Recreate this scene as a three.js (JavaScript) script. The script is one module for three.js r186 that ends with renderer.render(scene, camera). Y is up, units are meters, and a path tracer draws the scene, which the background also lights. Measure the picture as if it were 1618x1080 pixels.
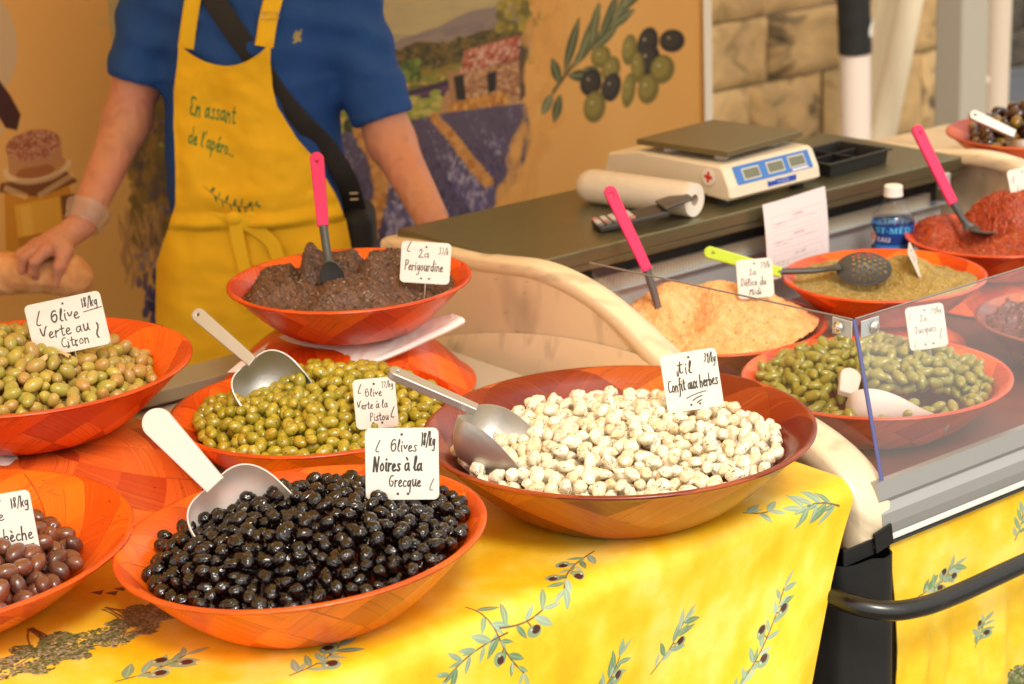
import * as THREE from 'three';
import { mergeGeometries, mergeVertices } from 'three/addons/utils/BufferGeometryUtils.js';
import { RoundedBoxGeometry } from 'three/addons/geometries/RoundedBoxGeometry.js';
import { MarchingCubes } from 'three/addons/objects/MarchingCubes.js';
import { ImprovedNoise } from 'three/addons/math/ImprovedNoise.js';

// ---------------------------------------------------------------- camera, sky, sun, exposure
const D2R = Math.PI / 180, scene = new THREE.Scene();
const camera = new THREE.PerspectiveCamera(19.16, 1024 / 684, 0.1, 200);
camera.position.set(0, 1.68, 0);
camera.rotation.set(-17 * D2R, -38 * D2R, -2.5 * D2R, 'YXZ');
camera.focus = 2.1; camera.userData.fStop = 7.5;
camera.updateMatrixWorld(); camera.updateProjectionMatrix();
const renderer = new THREE.WebGLRenderer({ antialias: true });
renderer.toneMapping = THREE.LinearToneMapping; renderer.toneMappingExposure = 1.55;
renderer.shadowMap.enabled = true;

// thin bright overcast; x = stall length (to the right), -z = towards the back of the stall
const sunDir = new THREE.Vector3(-0.25, 0.75, 0.62).normalize();
{
  const w = 256, h = 128, d = new Float32Array(w * h * 4), nz = new ImprovedNoise();
  for (let j = 0; j < h; j++) for (let i = 0; i < w; i++) {
    const el = ((j + 0.5) / h - 0.5) * Math.PI, az = ((i + 0.5) / w - 0.5) * 2 * Math.PI;
    const x = Math.cos(el) * Math.cos(az), y = Math.sin(el), z = Math.cos(el) * Math.sin(az);
    const c = x * sunDir.x + y * sunDir.y + z * sunDir.z;
    const cl = 0.5 + 0.5 * nz.noise(x * 2.2, y * 4, z * 2.2) + 0.25 * nz.noise(x * 6, y * 9, z * 6);
    let L = 0.68 + 0.25 * cl + 0.9 * Math.pow(Math.max(0, c), 6), k = 4 * (j * w + i);
    if (y < 0) L *= 0.35;
    d[k] = L * 1.0; d[k + 1] = L * 0.945; d[k + 2] = L * 0.855; d[k + 3] = 1;
  }
  const t = new THREE.DataTexture(d, w, h, THREE.RGBAFormat, THREE.FloatType);
  t.mapping = THREE.EquirectangularReflectionMapping; t.minFilter = t.magFilter = THREE.LinearFilter; t.needsUpdate = true;
  scene.background = t; scene.environment = t;
}
const sun = new THREE.DirectionalLight(new THREE.Color(1, 0.93, 0.82), 1.5);
sun.position.copy(sunDir).multiplyScalar(20).add(new THREE.Vector3(1.2, 0, -2)); sun.target.position.set(1.2, 0.8, -2);
sun.castShadow = true; sun.shadow.radius = 26; sun.shadow.mapSize.set(2048, 2048);
Object.assign(sun.shadow.camera, { left: -5, right: 5, top: 5, bottom: -5, near: 1, far: 45 });
scene.add(sun, sun.target);

// ---------------------------------------------------------------- helpers
let seed = 7;
const rnd = () => { seed = (seed + 0x6d2b79f5) | 0; let t = Math.imul(seed ^ (seed >>> 15), 1 | seed); t = (t + Math.imul(t ^ (t >>> 7), 61 | t)) ^ t; return ((t ^ (t >>> 14)) >>> 0) / 4294967296; };
const rr = (a, b) => a + (b - a) * rnd(), lerp = THREE.MathUtils.lerp, clamp = THREE.MathUtils.clamp, sm = THREE.MathUtils.smoothstep;
const V = (x, y, z) => new THREE.Vector3(x, y, z);
const P = (a, y, b) => V(a, y, -b);                       // a along the stall, y up, b towards its back
const N3 = new ImprovedNoise(), noise = (x, y = 0, z = 0) => N3.noise(x, y, z);
const fbm = (x, y, z, o = 4) => { let s = 0, a = 0.5; for (let i = 0; i < o; i++) { s += a * noise(x, y, z); x *= 2.03; y *= 2.03; z *= 2.03; a *= 0.5; } return s; };
const CR = V(0.788, 0, 0.616), CT = V(-0.616, 0, 0.788);  // to the right of, and towards, someone who looks over the stall from its left corner

const taken = {};
const numbered = (n) => { const k = taken[n] = (taken[n] ?? -1) + 1; return k ? n + '_' + String(k).padStart(3, '0') : n; };
function tag(o, label, category, group, kind) { o.userData = { label, category }; if (group) o.userData.group = group; if (kind) o.userData.kind = kind; return o; }
function thing(name, label, category, pos = V(0, 0, 0), group) { const o = new THREE.Group(); o.name = numbered(name); o.position.copy(pos); scene.add(o); return tag(o, label, category, group); }
function part(parent, name, geo, mat, label) { const m = new THREE.Mesh(geo, mat); m.name = name; m.castShadow = m.receiveShadow = true; parent.add(m); if (label) m.userData.label = label; return m; }
const sub = (parent, name) => { const g = new THREE.Group(); g.name = name; parent.add(g); return g; };
function solo(name, geo, mat, label, category, group) { const m = part(scene, numbered(name), geo, mat); return tag(m, label, category, group); }
function struct(name, geo, mat) { const m = part(scene, name, geo, mat); m.userData.kind = 'structure'; return m; }

const std = (color, roughness = 0.6, o = {}) => new THREE.MeshPhysicalMaterial({ color: typeof color === 'string' ? new THREE.Color(color) : new THREE.Color().setRGB(...color), roughness, ...o });
function canvasTex(w, h, draw, srgb = true) {
  const c = document.createElement('canvas'); c.width = w; c.height = h; draw(c.getContext('2d'), w, h);
  const t = new THREE.CanvasTexture(c); if (srgb) t.colorSpace = THREE.SRGBColorSpace; t.magFilter = THREE.LinearFilter; t.wrapS = t.wrapT = THREE.RepeatWrapping; t.anisotropy = 8; return t;
}
function dataTex(w, h, fn, srgb = false) {
  const d = new Uint8Array(w * h * 4);
  for (let y = 0; y < h; y++) for (let x = 0; x < w; x++) { const c = fn(x / w, y / h), k = 4 * (y * w + x); d[k] = clamp(c[0], 0, 1) * 255; d[k + 1] = clamp(c[1], 0, 1) * 255; d[k + 2] = clamp(c[2], 0, 1) * 255; d[k + 3] = 255; }
  const t = new THREE.DataTexture(d, w, h); if (srgb) t.colorSpace = THREE.SRGBColorSpace; t.wrapS = t.wrapT = THREE.RepeatWrapping; t.minFilter = t.magFilter = THREE.LinearFilter; t.needsUpdate = true; return t;
}
const tileNoise = (u, v, n, z, o = 3) => {                // noise that closes on itself
  const a = u * Math.PI * 2, b = v * Math.PI * 2, k = n / (Math.PI * 2); return fbm(Math.cos(a) * k + 11 + z, Math.sin(a) * k + 3 + Math.cos(b) * k, Math.sin(b) * k + 7, o);
};
const place = (g, p, q) => { const m = new THREE.Matrix4().compose(p ?? V(0, 0, 0), q ?? new THREE.Quaternion(), V(1, 1, 1)); return g.applyMatrix4(m); };
function merged(list) {
  return mergeGeometries(list.map((g) => { g = g.index ? g.toNonIndexed() : g; for (const k of Object.keys(g.attributes)) if (!['position', 'normal', 'uv'].includes(k)) g.deleteAttribute(k); if (!g.attributes.uv) g.setAttribute('uv', new THREE.Float32BufferAttribute(new Float32Array(g.attributes.position.count * 2), 2)); return g; }));
}
const box = (w, h, d, r = 0.002, x = 0, y = 0, z = 0) => new RoundedBoxGeometry(w, h, d, 2, Math.min(r, w / 2.01, h / 2.01, d / 2.01)).translate(x, y, z);
// a grid of points -> surface; fn(u, v) -> Vector3
function grid(n, m, fn, uv) {
  const p = [], t = [], ix = [];
  for (let i = 0; i <= n; i++) for (let j = 0; j <= m; j++) { const q = fn(i / n, j / m); p.push(q.x, q.y, q.z); const w = uv ? uv(i / n, j / m, q) : [i / n, j / m]; t.push(w[0], w[1]); }
  for (let i = 0; i < n; i++) for (let j = 0; j < m; j++) { const a = i * (m + 1) + j, b = a + m + 1; ix.push(a, b, a + 1, b, b + 1, a + 1); }
  const g = new THREE.BufferGeometry(); g.setAttribute('position', new THREE.Float32BufferAttribute(p, 3)); g.setAttribute('uv', new THREE.Float32BufferAttribute(t, 2)); g.setIndex(ix); g.computeVertexNormals(); return g;
}
// the same with a thickness and closed edges
function sheet(n, m, fn, t, uv) {
  const g = grid(n, m, fn, uv), p = g.attributes.position, nn = g.attributes.normal, g2 = g.clone(), q = g2.attributes.position;
  for (let i = 0; i < p.count; i++) q.setXYZ(i, p.getX(i) - nn.getX(i) * t, p.getY(i) - nn.getY(i) * t, p.getZ(i) - nn.getZ(i) * t);
  const ix = g2.index.array; for (let i = 0; i < ix.length; i += 3) { const s = ix[i]; ix[i] = ix[i + 1]; ix[i + 1] = s; } g2.computeVertexNormals();
  const ring = []; for (let j = 0; j <= m; j++) ring.push(j); for (let i = 1; i <= n; i++) ring.push(i * (m + 1) + m); for (let j = m - 1; j >= 0; j--) ring.push(n * (m + 1) + j); for (let i = n - 1; i >= 0; i--) ring.push(i * (m + 1));
  const e = [], eu = [], ei = [], U = g.attributes.uv;
  ring.forEach((k, i) => { e.push(p.getX(k), p.getY(k), p.getZ(k), q.getX(k), q.getY(k), q.getZ(k)); eu.push(U.getX(k), U.getY(k), U.getX(k), U.getY(k)); if (i) { const a = 2 * i; ei.push(a - 2, a - 1, a, a - 1, a + 1, a); } });
  const g3 = new THREE.BufferGeometry(); g3.setAttribute('position', new THREE.Float32BufferAttribute(e, 3)); g3.setAttribute('uv', new THREE.Float32BufferAttribute(eu, 2)); g3.setIndex(ei); g3.computeVertexNormals();
  return merged([g, g2, g3]);
}
// a body swept along points; rad(t) -> [across, along up]
function sweep(pts, rad, up = V(0, 1, 0), n = 24, seg = 14, round = true) {
  const c = pts.length > 2 ? new THREE.CatmullRomCurve3(pts) : new THREE.LineCurve3(pts[0], pts[1]), L = c.getLength();
  return grid(n, seg, (u, v) => {
    let t = u, k = 1;
    if (round) { const r0 = Math.min(0.45, rad(0)[0] / L), r1 = Math.min(0.45, rad(1)[0] / L); const s = u * u * (3 - 2 * u); t = s; if (t < r0) k = Math.sqrt(Math.max(0, 1 - (1 - t / r0) ** 2)); if (t > 1 - r1) k = Math.sqrt(Math.max(0, 1 - (1 - (1 - t) / r1) ** 2)); }
    const p = c.getPoint(t), d = c.getTangent(t), x = V(0, 0, 0).crossVectors(d, up).normalize(), y = V(0, 0, 0).crossVectors(x, d).normalize(), [a, b] = rad(t), f = v * 2 * Math.PI;
    return p.addScaledVector(x, Math.cos(f) * a * k).addScaledVector(y, Math.sin(f) * b * k);
  });
}
const basis = (x, y, z) => new THREE.Quaternion().setFromRotationMatrix(new THREE.Matrix4().makeBasis(x, y, z));
// rotation whose local -y/long axis etc. follow "along", and whose local y is as near "up" as can be
function aim(along, up) { const x = along.clone().normalize(), z = V(0, 0, 0).crossVectors(x, up).normalize(), y = V(0, 0, 0).crossVectors(z, x); return basis(x, y, z); }
// ---------------------------------------------------------------- ground, street, wall behind, stall shell
const paveTex = dataTex(256, 256, (u, v) => { const s = 0.5 + tileNoise(u, v, 8, 0, 4) * 0.5 + tileNoise(u, v, 60, 5, 2) * 0.25; return [0.40 + 0.2 * s, 0.385 + 0.19 * s, 0.36 + 0.18 * s]; }, true);
paveTex.repeat.set(60, 60);
struct('ground', new THREE.PlaneGeometry(160, 160).rotateX(-Math.PI / 2), std([1, 1, 1], 0.9, { map: paveTex }));
const roadTex = dataTex(256, 256, (u, v) => { const s = tileNoise(u, v, 50, 2, 3) + 0.5 * tileNoise(u, v, 9, 4); const g = 0.36 + 0.14 * s; return [g * 0.97, g, g * 1.06]; }, true); roadTex.repeat.set(30, 10);
struct('road', new THREE.PlaneGeometry(40, 2.4).rotateX(-Math.PI / 2).translate(25.2, 0.004, -4.83), std([1, 1, 1], 0.85, { map: roadTex }));

// stone textures
const stoneMaps = [0, 1, 2, 3].map((k) => dataTex(128, 128, (u, v) => {
  const s = tileNoise(u, v, 5, k * 9, 4), f = tileNoise(u, v, 40, k * 5 + 2, 2), st = Math.max(0, tileNoise(u, v, 3, k * 7 + 40, 5) - 0.02) * 3.0 * (k % 2 ? 1 : 0.45);
  const b = 0.86 + 0.13 * s + 0.08 * f - st * 0.46; return [b, b * 0.9 - 0.02 * s, b * 0.74 - 0.05 * s];
}, true));
function blockGeo(w, h, d, j) {                            // a hewn block with a worn edge, face towards +z
  const g = grid(14, 10, (u, v) => { const x = (u - 0.5) * w, y = (v - 0.5) * h, e = Math.min(u, 1 - u) * w, f = Math.min(v, 1 - v) * h, c = Math.max(0, 1 - Math.min(e, f) / 0.02); return V(x, y, 0.02 * fbm(x * 9 + j, y * 9, j, 3) - 0.012 * c * c); });
  const s = box(w - 0.004, h - 0.004, d, 0.004, 0, 0, -d / 2 - 0.012); return merged([g, s]);
}
function stoneWall(name, label, x0, x1, y0, y1, z, rowH, mats, turn = 0) {
  const w = thing(name, label, 'wall', V(x0, 0, z)); w.rotation.y = turn;
  part(w, 'mortar', box(x1 - x0, y1, 0.3, 0.005, (x1 - x0) / 2, y1 / 2, -0.182), std([0.66, 0.55, 0.39], 0.95));
  const geos = {};
  let y = 0, r = 0;
  while (y < y1) {
    const h = rowH * [1, 1.12, 0.86, 1.04][r % 4]; let x = -rr(0, 0.2);
    if (y + h > y0) while (x < x1 - x0) { const ww = Math.round(rr(1.05, 2.1) * 8) / 8 * rowH, a = Math.max(x, 0), b = Math.min(x + ww, x1 - x0); if (b - a > 0.06) { const m = part(w, 'stone_block', blockGeo(b - a - 0.007, h - 0.007, 0.05, r * 7 + x * 3), mats[Math.floor(rnd() * mats.length)]); m.position.set((a + b) / 2, y + h / 2, rr(-0.008, 0.006)); } x += ww; }
    y += h; r++;
  }
  return w;
}
const stoneMats = []; for (const m of stoneMaps) for (const c of [[0.66, 0.54, 0.36], [0.7, 0.58, 0.4], [0.62, 0.5, 0.33]]) { const t = m.clone(); stoneMats.push(std(c, 0.95, { map: t, bumpMap: t, bumpScale: 0.006 })); }
stoneWall('stone_wall', 'pale yellow ashlar stone wall standing behind the stall, right of the banner', 2.6, 5.62, 0, 2.6, -4.6, 0.25, stoneMats);
const darkStones = []; for (const m of stoneMaps) darkStones.push(std([0.1, 0.1, 0.11], 0.95, { map: m }), std([0.17, 0.165, 0.165], 0.95, { map: m }));
stoneWall('dark_stone_wall', 'dark grey rubble stone wall farther back, right of the thin pole', 5.66, 13, 0, 3.2, -6.05, 0.17, darkStones);

// the stall's shell: canopy, posts, side sheet; banner at the back (drawn further down)
const canopyMat = std([0.97, 0.77, 0.4], 0.9, { transmission: 0.72, thickness: 0, side: THREE.DoubleSide });
{
  const c = thing('stall_canopy', 'pale yellow cloth awning stretched over the stall', 'awning');
  part(c, 'canopy_cloth', sheet(40, 24, (u, v) => { const x = lerp(-1.6, 3.3, u), b = lerp(1.15, 3.45, v); return P(x, 2.18 + 0.32 * v - 0.03 * Math.sin(u * Math.PI * 4) ** 2, b); }, 0.002), canopyMat);
  const steel = std([0.6, 0.6, 0.6], 0.4, { metalness: 1 });
  for (const [x, b] of [[-1.58, 1.17], [3.28, 1.17], [-1.58, 3.38], [2.9, 3.38]]) part(c, 'awning_post', sweep([P(x, 0, b), P(x, b > 2 ? 2.48 : 2.14, b)], () => [0.018, 0.018], V(0, 0, 1), 4, 10), steel);
}

// things that stand behind the stall on the right
const cream = std([0.78, 0.66, 0.47], 0.7), paleTube = std([0.8, 0.68, 0.6], 0.55);
function leanTube(name, label, p0, p1, r, mat, group) { const t = thing(name, label, 'pole', V(0, 0, 0), group); part(t, 'tube', sweep([p0, p1], () => [r, r], V(0, 0, 1), 6, 20, false), mat); return t; }
{
  const t = thing('umbrella_pole', 'upright pale pole with a black wrapped upper half', 'pole', P(4.33, 0, 3.9));
  part(t, 'tube', sweep([V(0.015, 0, 0), V(0, 0.745, 0)], () => [0.043, 0.043], V(0, 0, 1), 4, 22, false), paleTube);
  part(t, 'black_cover', sweep([V(0, 0.74, 0), V(-0.02, 1.1, 0), V(-0.04, 2.3, 0)], (u) => [0.047 + 0.002 * Math.sin(u * 60), 0.047], V(0, 0, 1), 30, 22, false), std([0.012, 0.012, 0.011], 0.7));
  part(t, 'white_patch', sheet(6, 6, (u, v) => { const f = lerp(-0.4, 0.9, u) - 0.65 + 1.2; return V(-0.003 + 0.0495 * Math.cos(f), 0.79 + v * 0.05 * (0.4 + 0.6 * Math.sin(u * 3.1)), 0.0495 * Math.sin(f)); }, 0.001), std([0.8, 0.78, 0.7], 0.7));
}
leanTube('rolled_awning', 'slim cream rolled tube leaning beside the black topped pole', P(4.43, 0, 4.0), P(4.83, 1.35, 4.0), 0.04, cream);
leanTube('rolled_awning', 'thick cream rolled tube leaning against the stone wall, right of the slim one', P(4.53, 0, 4.15), P(4.98, 1.5, 4.15), 0.066, cream);
{
  const t = thing('canopy_post', 'broad grey metal post at the right corner of the stone wall', 'post', P(4.43, 0, 3.6));
  part(t, 'post', box(0.115, 2.6, 0.1, 0.012, 0, 1.3, 0), std([0.42, 0.38, 0.31], 0.5, { metalness: 0.2 })); part(t, 'base_plate', box(0.2, 0.012, 0.2, 0.003, 0, 0.006, 0), std([0.4, 0.37, 0.32], 0.5));
  part(t, 'clamp', sweep([V(0.055, 0.67, 0.02), V(0.085, 0.67, 0.02)], () => [0.022, 0.022], V(0, 1, 0), 4, 12), std([0.6, 0.5, 0.36], 0.6));
}
{
  const t = thing('thin_pole', 'thin beige upright pole before the dark stone wall', 'pole', P(4.955, 0, 3.9));
  part(t, 'shaft', sweep([V(0, 0, 0), V(0.035, 2.4, 0)], () => [0.04, 0.04], V(0, 0, 1), 4, 18, false), std([0.6, 0.49, 0.38], 0.55)); part(t, 'foot', new THREE.CylinderGeometry(0.075, 0.08, 0.02, 24).translate(0, 0.01, 0), std([0.3, 0.28, 0.25], 0.6));
}
// ---------------------------------------------------------------- table with its printed oilcloth
const leafCols = ['#7f9a72', '#93a98a', '#6d8a66', '#a5b79a', '#8aa38a'];
function sprigDraw(g, x, y, ang, len, leaves, olives, s, flip = 1) {   // canvas px; a curved twig, paired leaves, a few olives
  g.save(); g.translate(x, y); g.rotate(ang); g.scale(1, flip); g.lineCap = 'round';
  const at = (t) => [len * t, len * 0.12 * Math.sin(t * 2.6)];
  g.strokeStyle = '#6a4a34'; g.lineWidth = 2.6 * s; g.beginPath(); for (let i = 0; i <= 12; i++) g.lineTo(...at(i / 12)); g.stroke();
  const leaf = (px, py, a, l, w, c) => { g.save(); g.translate(px, py); g.rotate(a); g.fillStyle = c; g.beginPath(); g.moveTo(0, 0); g.quadraticCurveTo(l * 0.35, -w, l, 0); g.quadraticCurveTo(l * 0.45, w * 0.9, 0, 0); g.fill(); g.strokeStyle = 'rgba(215,225,195,0.55)'; g.lineWidth = 1.1 * s; g.beginPath(); g.moveTo(l * 0.1, 0); g.lineTo(l * 0.85, 0); g.stroke(); g.restore(); };
  for (let i = 0; i < leaves; i++) { const t = 0.12 + 0.86 * i / (leaves - 1), [px, py] = at(t), side = i % 2 ? 1 : -1, l = rr(26, 44) * s; leaf(px, py, side * rr(0.45, 1.15), l, l * rr(0.26, 0.38), leafCols[Math.floor(rnd() * 5)]); if (rnd() < 0.45) leaf(px, py, side * rr(0.1, 0.5), l * 0.8, l * 0.2, leafCols[Math.floor(rnd() * 5)]); }
  const [ex, ey] = at(1); leaf(ex, ey, 0.1, 36 * s, 9 * s, leafCols[1]);
  for (let i = 0; i < olives; i++) { const t = 0.3 + 0.6 * (i + 0.5) / olives, [px, py] = at(t), side = i % 2 ? -1 : 1, ox = px + rr(4, 12) * s, oy = py + side * rr(14, 22) * s; g.strokeStyle = '#6a4a34'; g.lineWidth = 2 * s; g.beginPath(); g.moveTo(px, py); g.lineTo(ox, oy); g.stroke();
    g.fillStyle = '#8ea27c'; g.beginPath(); g.ellipse(ox, oy, 14 * s, 10.5 * s, 0.4 * side, 0, 7); g.fill(); g.fillStyle = '#4a2a22'; g.beginPath(); g.ellipse(ox + 4 * s, oy - 2 * s, 8 * s, 7 * s, 0.3, 0, 7); g.fill(); g.fillStyle = 'rgba(235,235,220,0.7)'; g.beginPath(); g.ellipse(ox - 4 * s, oy - 4 * s, 2.6 * s, 2 * s, 0, 0, 7); g.fill(); }
  g.restore();
}
function bushDraw(g, x, y, ang, w, h) {                     // an olive tree seen as a print
  g.save(); g.translate(x, y); g.rotate(ang); g.strokeStyle = '#6b4d33'; g.lineCap = 'round';
  for (let i = 0; i < 7; i++) { g.lineWidth = rr(1.2, 3); g.beginPath(); g.moveTo(rr(-4, 4), h * 0.42); g.quadraticCurveTo(rr(-w, w) * 0.15, 0, rr(-w, w) * 0.4, -h * rr(0.1, 0.4)); g.stroke(); }
  for (let i = 0; i < 2600; i++) { const a = rr(0, 6.283), r = Math.sqrt(rnd()) * (0.72 + 0.28 * Math.sin(a * 5 + 1) * Math.sin(a * 3)), px = Math.cos(a) * r * w * 0.5, py = Math.sin(a) * r * h * 0.42 - h * 0.1 - Math.abs(px) * 0.1; if (noise(px * 0.05, py * 0.06, 3) < -0.4) continue; g.fillStyle = ['#566238', '#68743f', '#434e2c', '#7a8450', '#a09478', '#b0a090'][Math.floor(rnd() * (py < 0 ? 6 : 4.6))]; g.beginPath(); g.ellipse(px, py, rr(1.6, 3.6), rr(1, 2), rr(0, 3), 0, 7); g.fill(); }
  g.restore();
}
function clothBase(g, w, h, k) {                            // hand-dyed yellow: washes of a deeper and a paler yellow
  const img = g.createImageData(w, h), d = img.data;
  for (let y = 0; y < h; y++) for (let x = 0; x < w; x++) {
    const n = fbm(x / 170 + k, y / 210, 1 + k, 5), m = fbm(x / 46 + y / 150, y / 60 - x / 150 + k, 5, 4), f = noise(x / 7, y / 7, k) * 0.012, t = clamp(0.66 + n * 1.1 + m * 0.75, 0, 1), i = 4 * (y * w + x);
    d[i] = lerp(238, 250, t) + f * 255; d[i + 1] = lerp(176, 216, t) + f * 255; d[i + 2] = lerp(14, 96, t * t) + f * 200; d[i + 3] = 255;
  }
  g.putImageData(img, 0, 0);
}
const CL = { a0: 0.25, a1: 1.608, y: 0.85, front: 1.44, back: 1.9, drop: 0.72 };
const clothW = CL.a1 - CL.a0, clothH = (CL.back - CL.front) + CL.drop, foldV = CL.back - CL.front;
const clothTex = canvasTex(1600, 1460, (g, w, h) => {
  seed = 41; clothBase(g, w, h, 0);
  const sx = w / clothW, sy = h / clothH, X = (a) => (a - CL.a0) * sx, Y = (s) => (foldV - s) * sy;     // s: metres behind (+) or below (-) the fold
  const sp = (a, s, ang, l, n, o, k = 1, f = 1) => sprigDraw(g, X(a), Y(s), ang, l * sx, n, o, k, f);
  sp(1.085, 0.035, 1.1, 0.11, 10, 1, 0.72); sp(1.108, -0.012, 2.75, 0.085, 9, 0, 0.75); sp(1.10, -0.005, -0.1, 0.055, 5, 1, 0.8);
  sp(1.268, 0.052, 2.55, 0.09, 11, 3, 0.75); sp(1.455, 0.02, 0.3, 0.03, 3, 0, 0.8);
  sp(1.585, -0.012, 3.3, 0.055, 8, 0, 1.0); sp(1.472, -0.19, -1.2, 0.125, 14, 3, 0.72); sp(1.335, -0.125, -1.05, 0.06, 8, 1, 0.72);
  sp(1.232, -0.125, -0.9, 0.055, 9, 1, 0.75); sp(0.875, 0.028, -0.35, 0.07, 9, 2, 0.85); sp(0.75, 0.13, -0.1, 0.075, 9, 3, 0.9);
  sp(0.99, -0.16, -0.8, 0.09, 10, 3); sp(1.16, -0.32, -1.2, 0.11, 12, 3); sp(1.37, -0.34, -0.9, 0.1, 12, 3); sp(0.8, -0.2, 0.6, 0.1, 11, 3); sp(0.55, -0.1, 0.6, 0.1, 11, 3); sp(0.45, 0.12, -0.8, 0.09, 11, 3); sp(1.52, -0.42, -1, 0.09, 10, 2);
  bushDraw(g, X(0.735), Y(0.243), 3.3, 190, 150); bushDraw(g, X(0.832), Y(0.245), 2.85, 165, 120); bushDraw(g, X(1.0), Y(-0.45), 0, 150, 120);
  for (const [a, s] of [[0.828, 0.33], [0.838, 0.318], [0.85, 0.322], [0.86, 0.315]]) { g.fillStyle = '#56513a'; g.beginPath(); g.moveTo(X(a), Y(s)); g.lineTo(X(a) + 16, Y(s) + 5); g.lineTo(X(a) + 6, Y(s) + 17); g.fill(); }
});
const oilcloth = (t) => std([1, 1, 1], 0.42, { map: t, clearcoat: 0.25, clearcoatRoughness: 0.35 });
{
  const t = thing('trestle_table', 'long trestle table under the yellow olive print cloth', 'table', P(0.9, 0, 1.87));
  const wood = std([0.46, 0.39, 0.29], 0.7);
  part(t, 'tabletop', box(1.4, 0.03, 0.82, 0.003, 0, 0.829, -0.002), wood);
  for (const x of [-0.55, 0.5]) for (const z of [-0.3, 0.3]) part(t, 'leg', sweep([V(x, 0, z * 1.15), V(x, 0.814, z * 0.8)], () => [0.018, 0.018], V(0, 0, 1), 3, 10, false), wood);
  const board = thing('back_board', 'bare grey brown plank along the back edge of the table', 'plank', P(0.95, 0.849, 2.29));
  part(board, 'plank', box(1.25, 0.02, 0.07, 0.003, 0, 0.011, 0), std([0.3, 0.26, 0.17], 0.65));
  const r = 0.022;
  const cg = sheet(90, 130, (u, v) => {
    const s = v * clothH, a0 = lerp(CL.a0, CL.a1 - 0.008, u); let y, b;
    if (s < foldV - r) { y = CL.y; b = CL.back - s; } else if (s < foldV + 0.57 * r) { const f = (s - foldV + r) / r; y = CL.y - r + r * Math.cos(f); b = CL.front + r - r * Math.sin(f); } else { y = CL.y - r - (s - foldV - 0.57 * r); b = CL.front; }
    const hang = Math.max(0, CL.y - r - y), k = sm(hang, 0, 0.35);
    let a = a0 - sm(u, 0.55, 1) * (hang * 0.5);                                     // the free corner hangs inwards
    b -= k * (0.016 * Math.sin(a0 * 17 + 0.6) + 0.009 * Math.sin(a0 * 41 + hang * 7)) + 0.05 * sm(u, 0.8, 1) * k - hang * 0.015;
    if (b > CL.front + r) y += 0.0012 * fbm(a0 * 14, b * 14, 2, 2) + 0.0005;
    return P(a, y, b);
  }, 0.0012, (u, v) => [u, 1 - v]);
  solo('tablecloth', cg, oilcloth(clothTex), 'yellow oilcloth printed with olive sprigs, draped over the left table', 'tablecloth');
}
// ---------------------------------------------------------------- refrigerated counter to the right
const fibre = (() => { const m = dataTex(256, 256, (u, v) => { const n = tileNoise(u, v, 4, 3, 4), s = Math.max(0, tileNoise(u * 1, v * 0.25, 14, 9, 3) - 0.12) * 0.9, sp = noise(u * 130, v * 130, 4) > 0.72 ? 0.25 : 0; const b = 0.93 + 0.05 * n - s * 0.5 - sp; return [b, b * 0.965, b * 0.90]; }, true); m.repeat.set(1.5, 1.5); return std([0.94, 0.83, 0.66], 0.38, { map: m, clearcoat: 0.3, clearcoatRoughness: 0.3 }); })();
const steelTop = (() => { const m = dataTex(256, 256, (u, v) => { const s = noise(u * 6, v * 190, 1) * 0.1 + tileNoise(u, v, 5, 2, 4) * 0.35 + (noise(u * 90, v * 90, 6) > 0.7 ? 0.2 : 0); const g = 0.62 + s * 0.4; return [g, g, g]; }); m.repeat.set(2, 1); return new THREE.MeshPhysicalMaterial({ color: new THREE.Color().setRGB(0.2, 0.185, 0.11), metalness: 0.75, roughness: 0.55, roughnessMap: m }); })();
const alu = new THREE.MeshPhysicalMaterial({ color: new THREE.Color().setRGB(0.42, 0.42, 0.41), metalness: 0.7, roughness: 0.45 });
const coolMetal = std([0.52, 0.55, 0.56], 0.4, { metalness: 0.35 });
const A0 = 1.62, A1 = 2.59, YT = 0.975;
const counter = thing('refrigerated_counter', 'cream refrigerated counter with steel top, display well and glass front', 'counter', P(A0, 0, 1.9));
const C = (a, y, b) => V(a - A0, y, 1.9 - b);
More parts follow.
